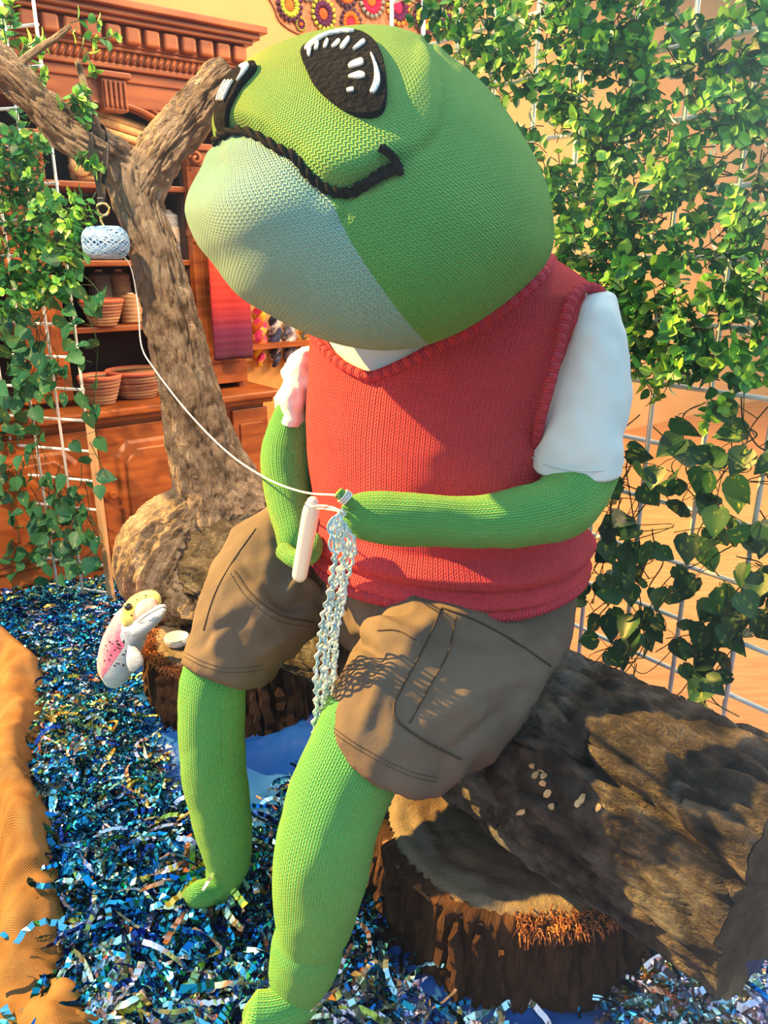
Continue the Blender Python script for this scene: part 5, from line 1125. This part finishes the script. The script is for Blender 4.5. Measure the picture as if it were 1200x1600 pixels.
# ------------------------------------------------------------------ display ground
M_SATIN = mat('royal blue satin', (0.008, 0.065, 0.34), (0.016, 0.11, 0.45), 4, 0.42, spec=0.25)
edge = [Vector(p) for p in spline([atz(x, y, 0.07) for x, y in ((-130, 965), (-40, 985), (30, 1008), (62, 1040), (58, 1090), (50, 1140), (38, 1200), (70, 1275), (82, 1350), (94, 1430), (102, 1500), (130, 1550), (150, 1610), (170, 1700))], 170)]
ey_ = np.array([(p.y, p.x) for p in edge]); ey_ = ey_[np.argsort(ey_[:, 0])]
NX, NY = 200, 180; V = []
for j in range(NY):
    for i in range(NX):
        x = -1.35 + 2.4 * i / (NX - 1); y = 0.66 + 1.95 * j / (NY - 1); p = Vector((x * 3.2, y * 3.2, 0.0)); p += Vector((fbm(p, 2), fbm(p + Vector((7, 0, 0)), 2), 0)) * 0.8
        z = 0.012 + 0.055 * abs(fbm(p * 0.9, 3)) + 0.008 * fbm(p * 4, 2)
        for c, r in (((0.262, 1.275), 0.29), ((-0.43, 2.07), 0.29)):
            d_ = math.hypot(x - c[0], y - c[1]) - r; z += 0.035 * math.exp(-(d_ / 0.09) ** 2)
        V.append((x, y, z))
CF = [f for f in grid_faces(NX, NY) if all((Vector(V[i]) - TP).dot(TN) > 0.05 and V[i][0] > np.interp(V[i][1], ey_[:, 0], ey_[:, 1]) - 0.05 for i in f)]
cloth = tag(mk('blue_cloth', V, CF, M_SATIN), 'crumpled royal blue satin cloth spread under the stumps', 'cloth')
# tinsel
def tinselmat(name, stops, rough=0.13, metal=1.0, film=0.0, alpha=1.0):
    m = bpy.data.materials.new(name); m.use_nodes = True; n, l = nt(m); b = n['Principled BSDF']; ge = n.new('ShaderNodeNewGeometry'); rp = n.new('ShaderNodeValToRGB'); rp.color_ramp.interpolation = 'CONSTANT'
    l.new(ge.outputs['Random Per Island'], rp.inputs[0]); e = rp.color_ramp.elements
    e[0].position = 0; e[0].color = (*stops[0], 1); e[1].position = 1 / len(stops); e[1].color = (*stops[1], 1)
    for k in range(2, len(stops)): q = e.new(k / len(stops)); q.color = (*stops[k], 1)
    l.new(rp.outputs[0], b.inputs['Base Color']); b.inputs['Metallic'].default_value = metal; b.inputs['Roughness'].default_value = rough
    if film: b.inputs['Thin Film Thickness'].default_value = film; b.inputs['Thin Film IOR'].default_value = 1.6
    return m
M_TIN_B = tinselmat('blue holographic film', [(0.01, 0.16, 0.50), (0.02, 0.36, 0.66), (0.015, 0.26, 0.36), (0.03, 0.08, 0.34), (0.06, 0.50, 0.68), (0.012, 0.12, 0.24), (0.20, 0.60, 0.75)])
M_TIN_C = tinselmat('clear iridescent film', [(0.75, 0.70, 0.95), (0.55, 0.80, 0.95), (0.95, 0.70, 0.75), (0.65, 0.90, 0.80), (0.95, 0.85, 0.55), (0.60, 0.65, 0.95)], 0.13, 0.9)
M_TIN_G = tinselmat('gold green film', [(0.85, 0.60, 0.12), (0.55, 0.65, 0.12), (0.85, 0.35, 0.20), (0.30, 0.55, 0.30), (0.10, 0.25, 0.20)], 0.2, 0.9)
TPOLY = [(-60, 880), (60, 884), (150, 892), (215, 905), (255, 935), (255, 960), (215, 990), (212, 1060), (225, 1100), (235, 1170), (262, 1240), (330, 1300), (400, 1340), (430, 1270), (470, 1200), (520, 1220), (560, 1400), (585, 1480), (640, 1560), (760, 1640), (60, 1640), (100, 1500), (85, 1400), (70, 1280), (45, 1200), (60, 1110), (60, 1020), (-60, 975)]
TP2 = [(985, 1500), (1060, 1480), (1130, 1520), (1240, 1460), (1240, 1660), (960, 1660)]
def mound(x, y): return 0.05 + 0.05 * mnoise.noise(Vector((x * 4, y * 4, 3))) + 0.03 * mnoise.noise(Vector((x * 11, y * 11, 9)))
TV = []; TF = []; TM = []
rg = np.random.default_rng(5); nrd = random.Random(9)
def strip(p, L, w, ang, crimp, mi, lean):
    n_ = 14; b0 = len(TV); a = ang; q = np.array(p, float); curl = nrd.gauss(0, 0.14); el = lean; tw = nrd.uniform(-1.2, 1.2); dtw = nrd.gauss(0, 0.17)
    for i in range(n_):
        d = np.array((math.cos(a) * math.cos(el), math.sin(a) * math.cos(el), math.sin(el))); s = np.cross(d, (0, 0, 1)); s /= np.linalg.norm(s) + 1e-9; u = np.cross(s, d)
        sd_ = s * math.cos(tw) + u * math.sin(tw); up = u * (crimp * (1 if i % 2 else -1))
        TV.append(q - sd_ * w / 2 + up); TV.append(q + sd_ * w / 2 + up)
        q = q + d * (L / (n_ - 1)); a += curl; el -= 1.5 * lean / n_ * (1.6 if i > 4 else 0.6); tw += dtw
        q[2] = max(q[2], 0.012)
    for i in range(n_ - 1): TF.append((b0 + 2 * i, b0 + 2 * i + 1, b0 + 2 * i + 3, b0 + 2 * i + 2)); TM.append(mi)
def fill(poly, count, box_, mix, zadd=0.0):
    xs = rg.uniform(box_[0], box_[1], count * 8); ys = rg.uniform(box_[2], box_[3], count * 8)
    P = np.stack([xs, ys, np.full_like(xs, 0.07)], -1); sdp = poly_sd(pxy(P), poly); idx = np.where(sdp > 0)[0][:count]
    for i in idx:
        x, y = xs[i], ys[i]; dep = nrd.random(); z = mound(x, y) + zadd - 0.045 + 0.07 * dep
        px = pxy(np.array([x, y, z])); edge = max(0, 1 - sdp[i] / 60)
        mx_ = mix(px[0], px[1]); r = nrd.random(); mi = 0 if r < mx_[0] else (1 if r < mx_[0] + mx_[1] else 2)
        nk = 1.0 + 0.45 * min(1, max(0, (px[1] - 1150) / 250)); strip((x, y, max(z, 0.02)), nrd.uniform(0.03, 0.10) * nk, nrd.uniform(0.0045, 0.0095) * nk, nrd.uniform(0, 6.283), nrd.choice((0.0003, 0.0009, 0.0014, 0.002)), mi, nrd.uniform(-0.1, 0.9))
def mixL(x, y):
    g = 0.06 + 0.35 * math.exp(-((x - 90) / 80) ** 2 - ((y - 1140) / 80) ** 2) + 0.30 * math.exp(-((x - 270) / 60) ** 2 - ((y - 1200) / 60) ** 2) + 0.25 * math.exp(-((x - 270) / 70) ** 2 - ((y - 1380) / 50) ** 2) + 0.3 * math.exp(-((y - 905) / 22) ** 2)
    c = 0.16 + (0.3 if y > 1520 else 0); return (1 - g - c, c, g)
fill(TPOLY, 15000, (-1.6, 0.3, 0.72, 3.0), mixL)
fill(TP2, 1500, (0.2, 0.8, 0.7, 1.2), lambda x, y: (0.22, 0.60, 0.18))
fill([(560, 1420), (600, 1440), (660, 1530), (800, 1600), (980, 1560), (1000, 1640), (560, 1640)], 260, (-0.1, 0.6, 0.7, 1.2), lambda x, y: (0.4, 0.5, 0.1), -0.03)
fill([(270, 1370), (330, 1350), (400, 1370), (390, 1420), (280, 1430)], 260, (-0.6, 0.1, 0.9, 1.4), mixL, 0.04)
fill([(360, 1545), (480, 1560), (560, 1550), (560, 1640), (360, 1640)], 420, (-0.5, 0.2, 0.7, 1.1), mixL, 0.05)
ti = mk('tinsel', np.array(TV), TF, [M_TIN_B, M_TIN_C, M_TIN_G], mi=TM, smooth=False); tag(ti, 'heap of shredded blue iridescent tinsel around the legs', 'tinsel', kind='stuff')
# burlap
def weave(name, c1, c2, sc):
    m = mat(name, c1, c2, 14, 0.95, spec=0.05); n, l = nt(m); b = n['Principled BSDF']; uv = n.new('ShaderNodeUVMap'); sp = n.new('ShaderNodeSeparateXYZ'); l.new(uv.outputs[0], sp.inputs[0])
    a = mth(n, l, 'SINE', mth(n, l, 'MULTIPLY', sp.outputs[0], sc)); c = mth(n, l, 'SINE', mth(n, l, 'MULTIPLY', sp.outputs[1], sc)); h = mth(n, l, 'MULTIPLY', a, c)
    bp = n.new('ShaderNodeBump'); bp.inputs['Strength'].default_value = 0.6; bp.inputs['Distance'].default_value = 0.003; l.new(h, bp.inputs['Height']); l.new(bp.outputs[0], b.inputs['Normal']); return m
M_BURL = weave('orange brown burlap', (0.205, 0.105, 0.042), (0.30, 0.165, 0.072), 1250)
NW = 70; V = []; U = []
for i, p in enumerate(edge):
    t = (edge[min(i + 3, 169)] - edge[max(i - 3, 0)]); t.z = 0; t.normalize(); nrm = Vector((-t.y, t.x, 0))
    if nrm.x > 0: nrm = -nrm
    nrm = Vector((-1, -0.25, 0)).normalized(); q = i / 169
    for j in range(NW):
        w = -0.02 + 0.50 * j / (NW - 1); rw = 0.085 + 0.02 * math.sin(q * 9)
        h = 0.015 + (0.105 + 0.02 * math.sin(q * 14)) * math.sin(math.pi * min(max((w + 0.02) / (rw + 0.06), 0), 1)) ** 0.6 * (1 if w < 0.2 else 0)
        w2 = (w - 0.11) / 0.16; h2 = 0.085 * math.exp(-((w2 - 0.7) * 1.6) ** 2) if w > 0.06 else 0
        P = p + nrm * w; h = max(h, h2) + 0.022 * fbm(Vector((P.x * 7, P.y * 7, 0)), 3) - 0.020 * (abs(mnoise.noise(Vector((P.x * 9 + P.y * 4, P.y * 5, 2)))) - 0.2) + 0.006 * math.sin(w * 60 + q * 30 + 3 * fbm(P * 5, 2))
        h -= max(0, w - 0.22) * 0.25
        V.append(Vector((P.x, P.y, max(h, 0.012)))); U.append((w, q * 1.9))
tag(mk('burlap_cloth', V, grid_faces(NW, 170), M_BURL, uv=U), 'rumpled orange brown burlap folded along the left edge of the tinsel', 'burlap')
# white cap on the back stump
cpos = atz(277, 1004, 0.243); cp_ = thing('bottle_cap', cpos, 'round white cap lying on the back stump beside the shorts', 'cap')
V, F = lathe(cpos, [(0.033, 0.0), (0.0345, 0.002), (0.0345, 0.019), (0.033, 0.0215), (0.030, 0.022), (0.028, 0.0205), (0.001, 0.0205)], 40); mk('lid', V, F, M_PLAST, cp_)
b = MB()
for k in range(48):
    a = 2 * math.pi * k / 48; c = cpos + Vector((0.0345 * math.cos(a), 0.0345 * math.sin(a), 0.0)); b.add(*tube([c + Vector((0, 0, 0.003)), c + Vector((0, 0, 0.018))], 0.0009, 4))
b.build('grip_ribs', M_PLAST, cp_)

# ------------------------------------------------------------------ plush trout
YF = 1.86
fish = thing('plush_trout', at(200, 1040, YF), 'pink, blue and yellow plush fish gaping beside the back stump', 'plush fish')
M_FPINK = mat('pink plush', (0.72, 0.14, 0.30), (0.85, 0.28, 0.42), 30, 0.95, sheen=0.3, bump=0.4, bscale=200)
M_FBLUE = mat('pale blue plush', (0.50, 0.62, 0.80), (0.62, 0.70, 0.84), 20, 0.95, sheen=0.3, bump=0.4, bscale=200)
M_FWHT = mat('white plush', (0.75, 0.78, 0.84), rough=0.95, sheen=0.3, bump=0.4, bscale=200)
M_FYEL = mat('olive yellow plush', (0.55, 0.50, 0.12), (0.70, 0.62, 0.20), 40, 0.95, sheen=0.3, bump=0.4, bscale=200)
M_FDOT = mat('black print', (0.02, 0.02, 0.02), rough=0.8)
M_FMOUTH = mat('pink mouth lining', (0.80, 0.35, 0.36), (0.85, 0.42, 0.42), 20, 0.9)
BODY = [sec(178, 1066, YF + 0.03, 14, 0.03, -15), sec(180, 1045, YF + 0.01, 27, 0.048, -18), sec(189, 1012, YF, 31, 0.056, -24), sec(200, 986, YF, 30, 0.058, -28), sec(209, 968, YF, 27, 0.054, -32), sec(216, 958, YF, 20, 0.045, -35), sec(221, 953, YF, 9, 0.02, -38)]
V, F, U = loft(BODY, 48, 10)
pf = pxy(np.array([tuple(v) for v in V])); split = poly_sd(pf, [(100, 1090), (100, 930), (206, 930), (204, 956), (194, 975), (187, 992), (190, 1003), (196, 1008), (188, 1020), (174, 1040), (160, 1060), (150, 1090)])
Vp, Fp, Up = clip_mesh(V, F, U, split, 1); mk('flank', Vp, Fp, M_FPINK, fish, Up)
Vp, Fp, Up = clip_mesh(V, F, U, split, -1); mk('body', Vp, Fp, M_FBLUE, fish, Up); FB = bvh_of(V, F)
def lobe(name, pts, m, par=fish, hd=0.03):
    V, F, U = loft([sec(x, y, YF + dy, hw, d_, tl) for x, y, dy, hw, d_, tl in pts], 32, 10); return mk(name, V, F, m, par, U), bvh_of(V, F)
jaw, _ = lobe('lower_jaw', [(206, 988, -0.03, 6, 0.02, -53), (214, 981, -0.035, 13, 0.038, -53), (226, 973, -0.04, 15, 0.042, -53), (240, 963, -0.04, 13, 0.040, -53), (251, 955, -0.038, 9, 0.032, -53), (257, 951, -0.036, 3, 0.010, -53)], M_FBLUE)
mouth_, _ = lobe('mouth_lining', [(214, 966, -0.03, 6, 0.02, -40), (222, 956, -0.032, 13, 0.034, -45), (231, 947, -0.03, 12, 0.034, -45), (240, 941, -0.02, 6, 0.02, -45)], M_FMOUTH)
snout, SNB = lobe('snout', [(206, 978, -0.02, 4, 0.02, -5), (205, 968, -0.02, 11, 0.044, -5), (207, 956, -0.015, 15, 0.054, -10), (212, 945, -0.004, 14, 0.055, -35), (222, 937, 0.010, 9, 0.05, -60), (234, 934, 0.018, 6, 0.042, -85), (245, 938, 0.02, 5, 0.03, -115), (251, 944, 0.02, 2, 0.01, -120)], M_FYEL)
b = MB(); b.add(*tube(spline([at(214, 972, YF - 0.075), at(226, 962, YF - 0.084), at(241, 953, YF - 0.084), at(254, 947, YF - 0.068), at(259, 949, YF - 0.045)], 30), [0.002] + [0.0045] * 28 + [0.002], 10)); b.build('lip', M_FWHT, fish)
fin, _ = lobe('fin', [(205, 1010, -0.055, 5, 0.010, 0), (209, 1022, -0.062, 11, 0.014, 0), (211, 1036, -0.062, 13, 0.014, 0), (208, 1047, -0.058, 6, 0.008, 0)], M_FWHT)
gill, _ = lobe('gill_plate', [(198, 968, -0.048, 5, 0.010, 0), (204, 982, -0.055, 14, 0.014, 0), (207, 994, -0.055, 12, 0.012, 0), (204, 1003, -0.052, 4, 0.008, 0)], M_FBLUE)
pe, ne_ = cast(SNB, 201, 949, 0.002); V, F = lathe(pe, [(0.011, -0.003), (0.010, 0.004), (0.006, 0.007), (0.001, 0.008)], 18, rot=ne_.to_track_quat('Z', 'Y').to_matrix()); mk('eye', V, F, mat('glossy black', (0.006, 0.006, 0.008), rough=0.1, spec=0.6), fish)
b = MB(); rnd = random.Random(3)
for k in range(46):
    if k < 18: x, y, bv = rnd.uniform(205, 240), rnd.uniform(928, 968), SNB
    else: x, y, bv = rnd.uniform(160, 198), rnd.uniform(1000, 1040), FB
    d_ = ray(x, y).normalized(); h = bv.ray_cast(CAM, d_)
    if h[0] is None: continue
    V, F = lathe(h[0], [(0.0026, 0), (0.0022, 0.0012), (0.0003, 0.0014)], 8, rot=h[1].to_track_quat('Z', 'Y').to_matrix()); b.add(V, F)
b.build('spots', M_FDOT, fish)
# ------------------------------------------------------------------ shop window pane between street and display
M_GLASS = bpy.data.materials.new('shop window glass'); M_GLASS.use_nodes = True; n, l = nt(M_GLASS); n.clear()
out = n.new('ShaderNodeOutputMaterial'); tr_ = n.new('ShaderNodeBsdfTransparent'); gl_ = n.new('ShaderNodeBsdfGlossy'); fr_ = n.new('ShaderNodeFresnel'); ms = n.new('ShaderNodeMixShader')
gl_.inputs['Roughness'].default_value = 0.0; ge_ = n.new('ShaderNodeNewGeometry'); l.new(mth(n, l, 'SUBTRACT', 1.30, mth(n, l, 'MULTIPLY', ge_.outputs['Backfacing'], 1.30 - 1 / 1.30)), fr_.inputs['IOR']); tr_.inputs[0].default_value = (0.98, 0.99, 0.985, 1)
l.new(fr_.outputs[0], ms.inputs[0]); l.new(tr_.outputs[0], ms.inputs[1]); l.new(gl_.outputs[0], ms.inputs[2]); l.new(ms.outputs[0], out.inputs[0])
g0 = Vector((0, 0.20, 0))
GV = [g0 + B_DIR * u + Vector((0, 0, z)) for u, z in ((-2.2, 0), (2.2, 0), (2.2, 3.0), (-2.2, 3.0))]
tag(mk('window_1', GV, [(0, 1, 2, 3)], M_GLASS, smooth=False), kind='structure')
